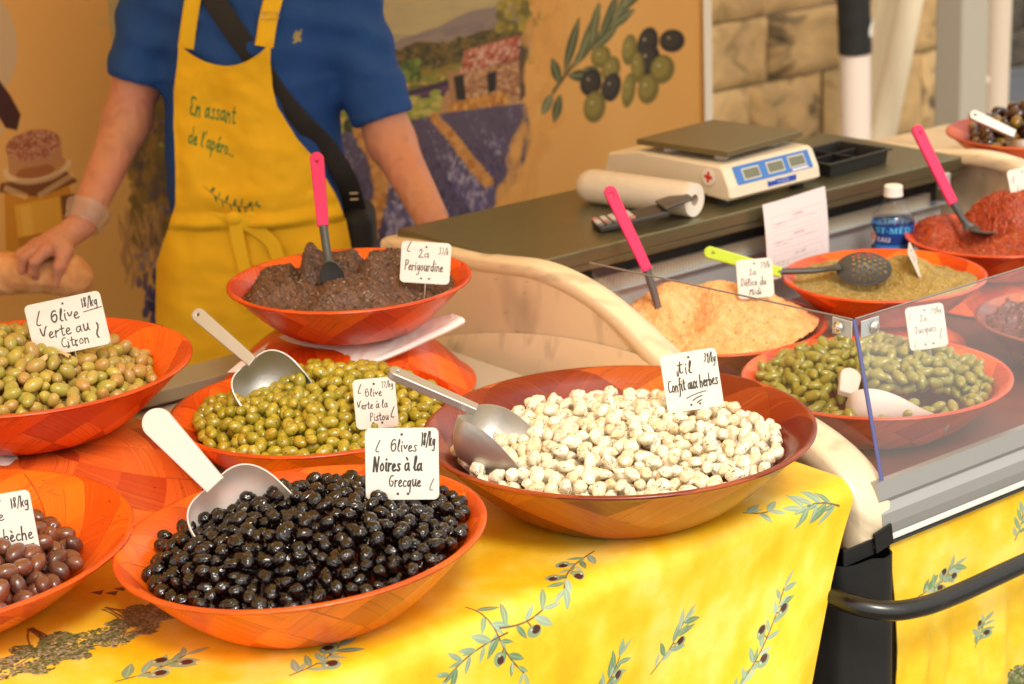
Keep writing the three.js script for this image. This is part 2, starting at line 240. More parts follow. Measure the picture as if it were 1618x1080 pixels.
// profile of the end cheek: (b, y) from the back top to the nose
const cheekTop = new THREE.SplineCurve([[2.40, 0.962], [2.30, 0.970], [2.17, 0.974], [2.06, 0.985], [1.985, 0.980], [1.92, 0.965], [1.86, 0.940], [1.80, 0.909], [1.755, 0.893], [1.68, 0.889], [1.60, 0.882], [1.535, 0.866], [1.486, 0.842], [1.462, 0.81], [1.46, 0.77]].map((p) => new THREE.Vector2(...p)));
function cheek(a, flip) {
  // thick rounded rim along the profile and a panel below it
  const rim = grid(90, 16, (u, v) => { const p = cheekTop.getPoint(u), t = cheekTop.getTangent(u), n = V(0, -t.x, t.y).normalize(); const f = v * 2 * Math.PI, k = 0.9 + 0.2 * sm(u, 0.35, 0.55) + 0.35 * sm(u, 0.62, 0.85), x = Math.cos(f), y = Math.sin(f); const q = C(a - 0.008 * flip * sm(u, 0.62, 0.85) + 0.021 * Math.sign(x) * Math.abs(x) ** 0.6 * k, p.y - 0.012, p.x); const nn = V(0, Math.abs(t.x), t.y * Math.sign(1)).normalize(); return q.addScaledVector(V(0, Math.abs(t.x), 0), 0.014 * Math.sign(y) * Math.abs(y) ** 0.6 * k).addScaledVector(V(0, 0, Math.abs(t.y)), 0.014 * Math.sign(y) * Math.abs(y) ** 0.6 * k); });
  const panel = sheet(80, 14, (u, v) => { const p = cheekTop.getPoint(u), y = lerp(p.y - 0.016, p.x < 1.58 ? 0.742 : 0.3, v); const up = p.y - y, x = a - flip * 0.0185 + flip * 0.003 * sm(up, 0.002, 0.02); return C(x, y, p.x + 0.006); }, 0.0015);
  return [rim, panel];
}
{
  const [rim, panel] = cheek(A0 + 0.036, 1); const pn = part(counter, 'end_panel', panel, fibre); part(counter, 'end_rim', rim, fibre);
  // a lower swelling against the end panel, with a seam above it
  part(counter, 'lower_cheek', grid(60, 16, (u, v) => { const b = lerp(2.36, 1.70, u), top = 0.80 + 0.106 * Math.sin(clamp((2.36 - b) / 0.66, 0, 1) * Math.PI * 0.62) ** 0.8; return C(A0 + 0.0165 - 0.014 * Math.sin(v * Math.PI * 0.5) ** 0.5 * Math.min(1, 8 * u, 6 * (1 - u) + 0.12), lerp(top, 0.6, v), b); }), fibre);
  const [rim2, panel2] = cheek(A1, -1); part(counter, 'end_panel', panel2, fibre); part(counter, 'end_rim', rim2, fibre);
  // steel worktop with a folded front edge
  part(counter, 'steel_top', merged([box(A1 - A0 - 0.05, 0.022, 0.30, 0.003, (A1 - A0) / 2 + 0.012, YT - 0.011, 1.9 - 2.235), box(A1 - A0 - 0.05, 0.012, 0.012, 0.003, (A1 - A0) / 2 + 0.012, YT - 0.027, 1.9 - 2.094)]), steelTop);
  part(counter, 'edge_bracket', box(0.012, 0.03, 0.02, 0.003, A1 - A0 - 0.06, YT - 0.034, 1.9 - 2.086), coolMetal);
  // back wall of the well, air slots, floor
  part(counter, 'well_back', merged([box(A1 - A0 - 0.05, 0.096, 0.01, 0.002, (A1 - A0) / 2 + 0.012, 0.845, 1.9 - 2.134), box(A1 - A0 - 0.05, 0.004, 0.02, 0.001, (A1 - A0) / 2 + 0.012, 0.892, 1.9 - 2.128)]), coolMetal);
  part(counter, 'cabinet', merged([box(A1 - A0 - 0.06, 0.62, 0.7, 0.01, (A1 - A0) / 2 + 0.01, 0.46, 1.9 - 1.86), box(A1 - A0 - 0.06, 0.2, 0.2, 0.005, (A1 - A0) / 2 + 0.01, 0.84, 1.9 - 2.26)]), std([0.62, 0.56, 0.46], 0.5));
  part(counter, 'well_floor', box(A1 - A0 - 0.05, 0.02, 0.66, 0.002, (A1 - A0) / 2 + 0.012, 0.789, 0.1), (() => { const m = dataTex(128, 128, (u, v) => { const s = tileNoise(u, v, 9, 3, 4); return [0.56 + 0.12 * s, 0.3 + 0.1 * s, 0.25 + 0.08 * s]; }, true); return std([0.62, 0.55, 0.5], 0.5, { map: m }); })());
  const vent = sub(counter, 'air_vent');
  const fin = box(0.0026, 0.02, 0.01, 0.0006), finMat = new THREE.MeshPhysicalMaterial({ color: new THREE.Color().setRGB(0.85, 0.8, 0.68), metalness: 0.55, roughness: 0.3 });
  part(vent, 'vent_back', box(A1 - A0 - 0.06, 0.06, 0.004, 0.001, (A1 - A0) / 2 + 0.012, 0.92, 1.9 - 2.139), std([0.03, 0.028, 0.026], 0.8));
  const fins = []; for (let x = 0.045; x < A1 - A0 - 0.05; x += 0.0062) fins.push(fin.clone().rotateY(0.35).translate(x, 0.904, 1.9 - 2.128)); const fm = part(vent, 'vent_fin', merged(fins), finMat); fm.userData.kind = 'stuff';
  // front rail of stepped aluminium
  const prof = new THREE.Shape([[1.437, 0.772], [1.443, 0.768], [1.452, 0.772], [1.452, 0.785], [1.462, 0.79], [1.462, 0.8], [1.458, 0.832], [1.449, 0.832], [1.444, 0.812], [1.447, 0.806], [1.440, 0.796], [1.4375, 0.783]].map((p) => new THREE.Vector2(1.9 - p[0], p[1])));
  const L = A1 - A0 - 0.045, rail = new THREE.ExtrudeGeometry(prof, { depth: L, bevelEnabled: false, curveSegments: 4 }); rail.rotateY(Math.PI / 2); // shape x -> -z
  rail.scale(1, 1, -1); rail.translate(0.03, 0, 0); { const ix = rail.attributes.position; } rail.computeVertexNormals();
  part(counter, 'front_rail', rail, alu);
  part(counter, 'white_strip', box(L, 0.007, 0.004, 0.001, L / 2 + 0.03, 0.7665, 1.9 - 1.4385), std([0.8, 0.77, 0.72], 0.4));
  part(counter, 'dark_gasket', box(L, 0.004, 0.004, 0.001, L / 2 + 0.03, 0.758, 1.9 - 1.441), std([0.03, 0.03, 0.03], 0.6));
  // acrylic panes
  const hazeTex = dataTex(256, 256, (u, v) => { const s = 0.5 + tileNoise(u, v, 3, 7, 5); const g = 0.06 + 0.1 * Math.max(0, s - 0.35) + (noise(u * 120, v * 120, 9) > 0.66 ? 0.12 : 0); return [g, g, g]; });
  const acrylic = new THREE.MeshPhysicalMaterial({ color: 0xffffff, transmission: 0.91, thickness: 0, roughness: 0.02, ior: 1.5 });
  const edge = std([0.16, 0.17, 0.42], 0.15, { transmission: 0.35, thickness: 0 });
  const gl = (p00, p10, p01, p11, nu = 1, nv = 1) => grid(nu, nv, (u, v) => p00.clone().lerp(p10, u).lerp(p01.clone().lerp(p11, u), v));
  const fb = 1.452, ft = 1.497, yb = 0.828, yt = 1.0155;
  const pane = part(counter, 'front_pane', gl(C(A0 + 0.045, yb, fb), C(A1 - 0.03, yb, fb), C(A0 + 0.045, yt, ft), C(A1 - 0.03, yt, ft)), acrylic);
  const sp = new THREE.Shape(); sp.moveTo(1.9 - fb - 0.003, yb); sp.lineTo(1.9 - ft - 0.002, yt); sp.lineTo(1.9 - 1.955, 1.0); for (let i = 0; i <= 20; i++) { const p = cheekTop.getPoint(lerp(0.33, 0.86, i / 20)); sp.lineTo(1.9 - p.x, p.y - 0.012); }
  const sg = new THREE.ShapeGeometry(sp); sg.applyMatrix4(new THREE.Matrix4().makeBasis(V(0, 0, 1), V(0, 1, 0), V(-1, 0, 0))); sg.translate(0.042, 0, 0);
  part(counter, 'side_pane', sg, Object.assign(acrylic.clone(), { transmission: 0.97 }));
  const e0 = C(A0 + 0.0435, yb, fb), e1 = C(A0 + 0.0435, yt, ft);
  part(counter, 'pane_edge', sweep([e0, e1], () => [0.0022, 0.003], V(1, 0, 0), 2, 8, false), edge);
  part(counter, 'pane_top_edge', merged([sweep([C(A0 + 0.045, yt, ft), C(A1 - 0.03, yt, ft)], () => [0.0012, 0.0012], V(0, 1, 0), 2, 6, false), sweep([C(A0 + 0.042, yt, ft), C(A0 + 0.042, 1.0, 1.955)], () => [0.0012, 0.0012], V(0, 1, 0), 2, 6, false)]), std([0.36, 0.33, 0.3], 0.2, { transmission: 0.4 }));
  const br = sub(counter, 'corner_bracket');
  part(br, 'plate', merged([box(0.03, 0.02, 0.002, 0.0008, 0.062, 1.004, 1.9 - 1.4895), box(0.002, 0.02, 0.03, 0.0008, 0.0395, 1.004, 1.9 - 1.511)]), coolMetal);
  const screwG = merged([new THREE.SphereGeometry(0.0075, 18, 10, 0, 6.283, 0, 1.3).rotateX(Math.PI / 2).scale(1, 1, 0.7), box(0.009, 0.0014, 0.001, 0.0003, 0, 0, 0.0054), box(0.0014, 0.009, 0.001, 0.0003, 0, 0, 0.0055)]);
  const chrome = new THREE.MeshPhysicalMaterial({ color: new THREE.Color().setRGB(0.8, 0.78, 0.75), metalness: 1, roughness: 0.22 });
  let s1 = part(br, 'screw', screwG, chrome); s1.position.set(0.066, 1.004, 1.9 - 1.487); s1 = part(br, 'screw', screwG, chrome); s1.rotation.y = -Math.PI / 2; s1.position.set(0.037, 1.004, 1.9 - 1.514);
}
// corner leg, bumper bar, right-hand cloth
{
  const blk = std([0.006, 0.006, 0.0065], 0.55);
  const lg = thing('corner_leg', 'black plastic sleeved corner leg under the cream counter nose', 'leg', P(1.622, 0, 1.47));
  part(lg, 'sleeve', sheet(3, 28, (u, v) => { const f = v * Math.PI * 2, k = lerp(1.18, 1, u), c = Math.cos(f), s = Math.sin(f), q = 0.5; return V(Math.sign(c) * Math.abs(c) ** q * 0.046 * k + 0.004, lerp(0, 0.752 - (c > 0.2 ? 0.006 : 0), u), Math.sign(s) * Math.abs(s) ** q * 0.036 * k); }, -0.0025), blk);
  part(lg, 'inner_flap', merged([box(0.05, 0.02, 0.003, 0.001, 0.004, 0.762, 0.03).rotateZ(0.02), box(0.03, 0.026, 0.003, 0.001, 0.034, 0.766, 0.034).rotateZ(0.18).translate(0.13, 0.01, 0)]), blk);
  const bar = thing('bumper_bar', 'bent black tube running round the counter corner', 'bar', V(0, 0, 0));
  const pts = [P(1.60, 0.732, 1.525), P(1.566, 0.730, 1.49), P(1.559, 0.727, 1.44), P(1.567, 0.723, 1.398), P(1.592, 0.718, 1.373), P(1.63, 0.715, 1.362), P(1.68, 0.713, 1.36), P(1.80, 0.714, 1.36), P(2.6, 0.716, 1.36)];
  const scr = dataTex(256, 64, (u, v) => { const s = tileNoise(u, v, 12, 3, 4) > 0.24 ? 0.5 : 0; return [0.1 + s * 0.6, 0.095 + s * 0.5, 0.09 + s * 0.4]; }, true);
  part(bar, 'tube', sweep(pts, () => [0.0115, 0.0115], V(0, 1, 0), 90, 18), std([0.1, 0.09, 0.085], 0.28, { map: scr, clearcoat: 0.4, clearcoatRoughness: 0.2 }));
}
const clothTex2 = canvasTex(1024, 1024, (g, w, h) => {
  seed = 97; clothBase(g, w, h, 5); const X = (a) => (a - 1.62) * w / 1.0, Y = (y) => (0.78 - y) * h / 0.75;
  for (const [a, y, ang, l, n, o, k] of [[1.712, 0.672, -0.35, 80, 14, 3, 0.7], [1.822, 0.572, -1.1, 42, 7, 2, 0.62], [1.9, 0.69, -1.2, 46, 7, 1, 0.7], [2.05, 0.66, -0.4, 70, 10, 3, 0.8], [2.2, 0.6, -1, 70, 10, 2, 0.8], [2.4, 0.68, 0.4, 70, 10, 2, 0.8], [1.75, 0.4, -1, 70, 10, 2, 0.8], [2.1, 0.35, 0.4, 70, 10, 2, 0.8]]) sprigDraw(g, X(a), Y(y), ang, l, n, o, k);
  bushDraw(g, X(1.93), Y(0.495), 0, 70, 62); bushDraw(g, X(2.3), Y(0.4), 0, 90, 72);
});
solo('tablecloth', sheet(120, 60, (u, v) => { const a = lerp(1.672, 2.6, u), y = lerp(0.764, 0.08, v), k = sm(v, 0.02, 0.3); return P(a + 0.012 * Math.sin(v * 9) * (1 - u) ** 6, y, 1.45 - k * (0.006 + 0.006 * Math.sin(a * 40 + 1 + v * 5) + 0.005 * fbm(a * 22, y * 30, 3, 3) + 0.004 * Math.sin(a * 90 + y * 60 * (a - 1.6)))); }, 0.0012, (u, v) => [(lerp(1.672, 2.6, u) - 1.62) / 1.0, 1 - (0.78 - lerp(0.764, 0.08, v)) / 0.75]), oilcloth(clothTex2), 'yellow olive print oilcloth hanging below the counter rail on the right', 'tablecloth');
// ---------------------------------------------------------------- bowls of laminated, stained wood
function veneer(base, seedN, nA, contrast) {
  return canvasTex(1536, 768, (g, w, h) => {
    seed = seedN; const col = (k) => { const t = rr(-1, 1) * contrast; return `rgb(${clamp(base[0] + t * 34 + k, 0, 255)},${clamp(base[1] + t * 30 + k * 0.7, 0, 255)},${clamp(base[2] + t * 12 + k * 0.3, 0, 255)})`; };
    g.fillStyle = col(0); g.fillRect(0, 0, w, h);
    const rows = 9, cw = w / nA, rh = h / rows;
    for (let j = -1; j <= rows; j++) for (let i = -1; i <= nA; i++) {       // long lozenges, every second row shifted, leaning in turn
      const x = (i + (j % 2 ? 0.5 : 0)) * cw, y = j * rh, a = [[x, y], [x + cw * 0.5, y + rh], [x, y + 2 * rh], [x - cw * 0.5, y + rh]];
      g.save(); g.beginPath(); a.forEach((p, k) => k ? g.lineTo(...p) : g.moveTo(...p)); g.closePath(); g.fillStyle = col(rr(-6, 6)); g.fill(); g.clip();
      const lean = (i + j) % 2 ? 0.55 : -0.55;
      for (let k = 0; k < 44; k++) { const px = x + rr(-0.6, 0.6) * cw, al = rr(0.06, 0.24); g.strokeStyle = rnd() < 0.7 ? `rgba(90,22,4,${al})` : `rgba(255,190,110,${al * 0.8})`; g.lineWidth = rr(0.6, 2.2); g.beginPath(); g.moveTo(px, y - 4); g.quadraticCurveTo(px + lean * rh + rr(-3, 3), y + rh, px + lean * 2 * rh, y + 2 * rh + 4); g.stroke(); }
      g.restore(); if (rnd() < 0.75) { g.strokeStyle = `rgba(60,14,2,${rr(0.2, 0.6)})`; g.lineWidth = rr(0.8, 2); g.beginPath(); g.moveTo(...a[0]); g.lineTo(...a[1]); g.stroke(); }
    }
    for (let k = 0; k < 90; k++) { g.strokeStyle = `rgba(50,12,2,${rr(0.15, 0.5)})`; g.lineWidth = rr(0.6, 1.6); const x = rnd() * w, y = rnd() * h; g.beginPath(); g.moveTo(x, y); g.lineTo(x + rr(-30, 30), y + rr(-10, 10)); g.stroke(); }
    for (let k = 0; k < 260; k++) { g.fillStyle = `rgba(40,12,4,${rr(0.2, 0.7)})`; g.fillRect(rnd() * w, rnd() * h, rr(1, 6), rr(1, 3)); }
    g.fillStyle = `rgba(${base[0] - 26},${base[1] - 16},${Math.max(0, base[2] - 6)},0.55)`; g.fillRect(0, h * 0.475, w, h * 0.05);   // the lip is one turned ring
    for (let k = 0; k < 60; k++) { g.fillStyle = `rgba(60,16,4,${rr(0.1, 0.5)})`; g.fillRect(rnd() * w, h * rr(0.47, 0.53), rr(3, 26), rr(1, 4)); }
  });
}
const lacq = (t, r = 0.34, cc = 0.3, cr = 0.3) => std([1, 1, 1], r, { map: t, bumpMap: t, bumpScale: 0.0006, clearcoat: cc, clearcoatRoughness: cr });
const bowlMats = [lacq(veneer([232, 92, 14], 11, 15, 1.0)), lacq(veneer([224, 78, 8], 23, 14, 1.0)), lacq(veneer([152, 56, 15], 37, 11, 1.5), 0.34, 0.42, 0.2), lacq(veneer([212, 88, 26], 53, 12, 1.1), 0.5)];
const bowlR = (R, D, y) => R * (0.5 + 0.5 * clamp(y / D, 0, 1) ** 0.74);
function bowlGeo(R, D) {
  const th = 0.0055, p = [], v2 = (x, y) => new THREE.Vector2(x, y);
  for (let i = 0; i <= 3; i++) p.push(v2(0.0001 + (R * 0.5 - 0.003) * i / 3, 0)); for (let i = 0; i <= 13; i++) { const y = 0.002 + (D - 0.006) * (i / 13) ** 1.2; p.push(v2(bowlR(R, D, y) - (i ? 0 : 0.001), y)); }
  p.push(v2(R + 0.0012, D - 0.0035), v2(R + 0.0014, D - 0.0012), v2(R - 0.001, D), v2(R - 0.0045, D - 0.0004), v2(R - 0.0065, D - 0.003));
  for (let i = 13; i >= 0; i--) { const y = th + (D - th - 0.006) * (i / 13) ** 1.2; p.push(v2(bowlR(R, D, y) - th - 0.0015, y)); } for (let i = 2; i >= 0; i--) p.push(v2(0.0001 + (R * 0.5 - th) * i / 3, th));
  return new THREE.LatheGeometry(p, 96);
}
function bowl(label, a, b, rim, R, D, mat, turn, { lean = 0, fwd = 0, group, flip, ry = 1 } = {}) {
  const o = solo('wooden_bowl', bowlGeo(R, D), bowlMats[mat], label, 'bowl', group);
  o.position.copy(P(a, rim - (flip ? 0 : D), b)); o.rotation.y = turn; if (flip) { o.rotation.x = Math.PI; o.position.y = rim; }
  if (lean || fwd) { const up = V(0, 1, 0).addScaledVector(CR, Math.tan(lean * D2R)).addScaledVector(CT, Math.tan(fwd * D2R)).normalize(); o.quaternion.premultiply(new THREE.Quaternion().setFromUnitVectors(V(0, 1, 0), up)); o.position.y = rim - D; }
  o.updateMatrixWorld(true); o.B = { R, D, a, b, rim, frame: new THREE.Matrix4().compose(o.position, new THREE.Quaternion().setFromUnitVectors(V(0, 1, 0), V(0, 1, 0).addScaledVector(CR, Math.tan(lean * D2R)).addScaledVector(CT, Math.tan(fwd * D2R)).normalize()), V(1, 1, 1)) };
  return o;
}
const bCitron = bowl('orange wooden bowl of lemon olives, raised on an upturned bowl at the left', 0.937, 2.114, 0.995, 0.19, 0.08, 1, 0.4);
const bPistou = bowl('orange wooden bowl holding the herb-flecked green olives in the middle of the table', 1.201, 1.917, 0.924, 0.169, 0.072, 1, 2.1);
const bPerig = bowl('orange wooden bowl full of the dark brown spread, standing highest at the back', 1.386, 2.107, 1.007, 0.156, 0.067, 1, 1.2);
const bBlack = bowl('orange wooden bowl of shiny black olives at the front of the table', 0.967, 1.579, 0.934, 0.1815, 0.081, 0, 0.9, { lean: -3 });
const bBeche = bowl('orange wooden bowl of brown olives cut by the left edge of the photo', 0.684, 1.848, 0.922, 0.213, 0.07, 0, 2.6, { lean: -1.5 });
const bGarlic = bowl('large red brown wooden bowl filled with white garlic cloves', 1.375, 1.578, 0.941, 0.214, 0.0895, 2, 0.35);
const bLucq = bowl('orange wooden bowl of long green olives behind the front pane', 1.861, 1.637, 0.872, 0.1686, 0.0715, 1, 0.2);
const bDelice = bowl('orange wooden bowl under the pale orange spread in the counter well', 1.897, 1.962, 0.866, 0.152, 0.0655, 1, 1.9);
const bOlive = bowl('orange wooden bowl of greenish brown spread with the slotted spoon', 2.131, 1.862, 0.908, 0.143, 0.06, 1, 0.8);
const bRed = bowl('orange wooden bowl under the red spread at the right of the counter', 2.425, 1.895, 0.906, 0.137, 0.06, 1, 2.2);
const bDark = bowl('wooden bowl of dark red spread seen dimly through the front pane', 2.245, 1.607, 0.872, 0.142, 0.068, 2, 1.1);
const bMixed = bowl('wooden bowl of mixed black and yellow olives beyond the far counter end', 2.79, 2.09, 0.985, 0.16, 0.06, 3, 1.0);
bowl('upturned wooden bowl carrying the lemon olive bowl, its broad veneer squares in view', 0.927, 2.10, 0.911, 0.205, 0.059, 3, 0.5, { flip: true });
bowl('upturned orange bowl carrying the brown spread bowl and the white napkin', 1.386, 2.135, 0.930, 0.172, 0.077, 1, 0.5, { flip: true });
bowl('small upturned bowl hidden under the bowl with the slotted spoon', 2.131, 1.862, 0.846, 0.115, 0.044, 1, 0.5, { flip: true });
bowl('small upturned bowl hidden under the bowl of red spread', 2.425, 1.895, 0.844, 0.11, 0.042, 1, 0.5, { flip: true });
{ const t = thing('side_counter', 'cream side counter beyond the steel topped one', 'counter', P(2.8, 0, 2.1)); part(t, 'worktop', box(0.36, 0.03, 0.7, 0.006, 0, 0.908, 0), fibre); part(t, 'cabinet', box(0.34, 0.89, 0.66, 0.006, 0, 0.446, 0), fibre); }

// ---------------------------------------------------------------- what lies in them: olives and cloves, piled one by one
function pile(B, heap, r, spread, layers, limit = 900) {
  const S = [], cell = 2.4 * r, G = new Map(), key = (i, k) => i * 1000 + k, th = 0.0055, Ri = (y) => bowlR(B.R, B.D, y) - th;
  const floor = (x, z) => { const q = Math.min(0.995, (Math.hypot(x, z) + r * 1.05) / B.R); const wall = q < 0.5 ? th : th + B.D * Math.pow((q - 0.5) / 0.5, 1 / 0.74); return Math.max(wall, heap(x, z) - layers * 2 * r); };
  const rest = (x, z, rad) => { let y = floor(x, z) + rad * 0.9; const i = Math.floor(x / cell), k = Math.floor(z / cell); for (let a = i - 1; a <= i + 1; a++) for (let c = k - 1; c <= k + 1; c++) for (const o of G.get(key(a, c)) ?? []) { const dd = (o.x - x) ** 2 + (o.z - z) ** 2, s = (o.r + rad) * 0.93; if (dd < s * s) y = Math.max(y, o.y + Math.sqrt(s * s - dd)); } return y; };
  let miss = 0;
  while (S.length < limit && miss < 60) {
    const rad = r * rr(1 - spread, 1 + spread); let best = null;
    for (let t = 0; t < 26; t++) { const f = rr(0, 6.2832), q = Math.sqrt(rnd()) * (B.R - th - rad), x = Math.cos(f) * q, z = Math.sin(f) * q, y = rest(x, z, rad); if (q + rad * 1.12 > Ri(y) || q + rad * 1.25 > B.R - th) continue; const e = y + rad * 0.4 - heap(x, z); if (!best || e < best.e) best = { x, y, z, r: rad, e }; }
    if (!best || best.e > 0) { miss++; continue; }
    S.push(best); const kk = key(Math.floor(best.x / cell), Math.floor(best.z / cell)); if (!G.has(kk)) G.set(kk, []); G.get(kk).push(best);
  }
  for (const s of S) s.p = V(s.x, s.y, s.z).applyMatrix4(B.frame);
  return S;
}
// what the photograph's side sees of them (which are set down one by one, and which stay one mass)
function seen(S, min) {
  const w = 760, h = 508, id = new Int32Array(w * h).fill(-1), zb = new Float32Array(w * h).fill(1e9), cnt = new Int32Array(S.length);
  S.forEach((s, i) => { const q = s.p.clone().project(camera), d = s.p.distanceTo(camera.position), R = s.r / d / Math.tan(9.58 * D2R) * h / 2, cx = (q.x + 1) / 2 * w, cy = (1 - q.y) / 2 * h; for (let y = Math.ceil(cy - R); y <= cy + R; y++) for (let x = Math.ceil(cx - R); x <= cx + R; x++) { if (x < 0 || y < 0 || x >= w || y >= h) continue; const e = 1 - ((x - cx) ** 2 + (y - cy) ** 2) / (R * R); if (e < 0) continue; const z = d - s.r * Math.sqrt(e), k = y * w + x; if (z < zb[k]) { zb[k] = z; id[k] = i; } } });
  for (const i of id) if (i >= 0) cnt[i]++;
  const order = S.map((s, i) => i).filter((i) => cnt[i] >= min).sort((a, b) => cnt[b] - cnt[a]).slice(0, 298), vis = new Set(order);
  return [S.filter((s, i) => vis.has(i)), S.filter((s, i) => !vis.has(i))];
}
function fruitGeo(kind, k) {
  const g = new THREE.SphereGeometry(1, kind === 'black' ? 34 : 22, kind === 'black' ? 24 : 16), p = g.attributes.position, v = V(0, 0, 0);
  for (let i = 0; i < p.count; i++) {
    v.fromBufferAttribute(p, i); const n = v.clone(), pole = Math.max(0, v.y);
    if (kind === 'garlic') { const t = v.y, w = 0.92 - 0.1 * t - 0.22 * Math.max(0, t) ** 3; v.x *= w; v.z *= w * (k % 2 ? 0.86 : 1); v.x += 0.16 * t * t * (k % 3 - 1); v.addScaledVector(n, 0.2 * noise(n.x * 1.3 + k * 3, n.y * 1.3, n.z * 1.3) + 0.05 * noise(n.x * 4 + k, n.y * 1.2, n.z * 4) - (n.z > 0.3 ? 0.2 * (n.z - 0.3) : 0) - (n.x > 0.55 && k % 2 ? 0.18 * (n.x - 0.55) : 0)); v.y += 0.3 * Math.max(0, n.y - 0.72) - 0.12 * Math.max(0, -n.y - 0.8); v.y *= [1.05, 1.25, 1.15, 1.32, 1.0, 1.2][k % 6]; }
    else {
      const L = { citron: 1.34, pistou: 1.32, black: 1.18, beche: 1.34, lucques: 1.55, mixed: 1.26 }[kind], W = { citron: 0.94, pistou: 0.92, black: 0.97, beche: 0.93, lucques: 0.84, mixed: 0.94 }[kind];
      v.x *= W; v.z *= W; v.y *= L; if (kind === 'lucques') { const s = Math.sign(v.y) * Math.abs(n.y) ** 2; v.x += 0.14 * n.y * n.y * (k % 2 ? 1 : -1); v.x *= 1 - 0.12 * n.y; }
      const dent = Math.exp(-((1 - n.y) / 0.018)) * (kind === 'lucques' ? 0.02 : 0.16); v.y -= dent;
      v.addScaledVector(n, 0.035 * noise(n.x * 1.6 + k * 5, n.y * 1.6, n.z * 1.6 + 2));
      if (kind === 'black') { const a = Math.atan2(n.z, n.x), ry = 1 - Math.abs(n.y) ** 6; v.addScaledVector(n, ry * (0.055 * noise(Math.cos(a) * 3.2 + k * 9, n.y * 1.5, Math.sin(a) * 3.2) * 2.2 - 0.32 * (0.3 - Math.min(0.3, Math.abs(noise(n.x * 2.4 + k, n.y * 1.8 + k * 2, n.z * 2.4)))) - 0.18 * (0.25 - Math.min(0.25, Math.abs(noise(n.x * 5 + k, n.y * 3.6 - k, n.z * 5)))))); }
    }
    p.setXYZ(i, v.x, v.y, v.z);
  }
  g.computeVertexNormals();                                  // keep the seam of the sphere smooth
  const nn = g.attributes.normal, c = kind === 'black' ? 35 : 23, jn = kind === 'black' ? 24 : 16; for (let j = 0; j <= jn; j++) { const a = j * c, b = a + c - 1; v.fromBufferAttribute(nn, a).add(V(nn.getX(b), nn.getY(b), nn.getZ(b))).normalize(); nn.setXYZ(a, v.x, v.y, v.z); nn.setXYZ(b, v.x, v.y, v.z); }
  return g;
}
function skinTex(c0, c1, flecks, fleckCols, seedN, spots = 0) {
  return canvasTex(256, 128, (g, w, h) => {
    seed = seedN; const img = g.createImageData(w, h), d = img.data;
    for (let y = 0; y < h; y++) for (let x = 0; x < w; x++) { const t = clamp(0.5 + 1.1 * tileNoise(x / w, y / h, 4, seedN, 4), 0, 1), f = tileNoise(x / w, y / h, 40, seedN + 3, 2) * 14, i = 4 * (y * w + x); for (let c = 0; c < 3; c++) d[i + c] = lerp(c0[c], c1[c], t) + f; d[i + 3] = 255; }
    g.putImageData(img, 0, 0);
    for (let i = 0; i < spots; i++) { g.fillStyle = 'rgba(90,60,30,0.35)'; g.beginPath(); g.ellipse(rnd() * w, rr(0.15, 0.85) * h, rr(1, 4), rr(1, 3), 0, 0, 7); g.fill(); }
    const cl = [...Array(6)].map(() => [rnd() * w, rr(0.2, 0.8) * h]);
    for (let i = 0; i < flecks; i++) { const q = cl[i % 6], near = rnd() < 0.55, x = near ? q[0] + rr(-26, 26) : rnd() * w, y = near ? q[1] + rr(-16, 16) : rr(0.1, 0.9) * h; g.fillStyle = fleckCols[Math.floor(rnd() * fleckCols.length)]; g.save(); g.translate(x, y); g.rotate(rr(0, 3)); const fl = rr(3, 11), fw = rr(2, 4.2); g.fillRect(-fl / 2, -fw / 2, fl, fw); g.restore(); }
  });
}
function fill(bowlObj, kind, { keepOut, heap, r, spread, layers = 2.2, name, label, group, massLabel, mats, variants = 4, flat = 0.6, min = 5, seedN }) {
  seed = seedN; const B = bowlObj.B, S = pile(B, heap, r, spread, layers).filter((o) => !keepOut || !keepOut(o.p)), [front, rest] = seen(S, min), geos = [...Array(variants)].map((_, k) => fruitGeo(kind, k));
  const qOf = () => new THREE.Quaternion().setFromUnitVectors(V(0, 1, 0), V(rr(-1, 1), rr(-1, 1) * flat, rr(-1, 1)).normalize()).multiply(new THREE.Quaternion().setFromAxisAngle(V(0, 1, 0), rr(0, 6.28)));
  let first = null;
  for (const s of front) { const m = first ? first.clone() : solo(name, geos[0], mats[0], label, name.includes('garlic') ? 'garlic' : 'olive', group); if (first) { m.name = numbered(name); scene.add(m); } first = first ?? m; m.geometry = geos[Math.floor(rnd() * variants)]; m.material = mats[Math.floor(rnd() * mats.length)]; m.position.copy(s.p); m.quaternion.copy(qOf()); const vy = kind === 'black' || kind === 'garlic' ? 0.16 : 0.08; m.scale.set(s.r * rr(1 - vy, 1.06), s.r * rr(1 - vy, 1 + vy), s.r * rr(0.94, 1.06)); }
  if (rest.length) { const im = new THREE.InstancedMesh(geos[0], std([1, 1, 1], mats[0].roughness, { map: mats[0].map, clearcoat: mats[0].clearcoat, clearcoatRoughness: mats[0].clearcoatRoughness }), rest.length); im.name = numbered(name + '_pile'); rest.forEach((s, i) => { im.setColorAt(i, mats[Math.floor(rnd() * mats.length)].color); im.setMatrixAt(i, new THREE.Matrix4().compose(s.p, qOf(), V(s.r, s.r, s.r))); }); im.castShadow = im.receiveShadow = true; scene.add(im); tag(im, massLabel, name.includes('garlic') ? 'garlic' : 'olives', null, 'stuff'); }
  console.log(kind, front.length, rest.length);
}
const dome = (B, drop, peak, rc, r0 = 0, t0 = 0, low = 1) => { const cx = CR.x * r0 + CT.x * t0, cz = CR.z * r0 + CT.z * t0; return (x, z) => B.D - drop + peak * Math.max(-low, 1 - ((x - cx) ** 2 + (z - cz) ** 2) / (rc * rc)); };
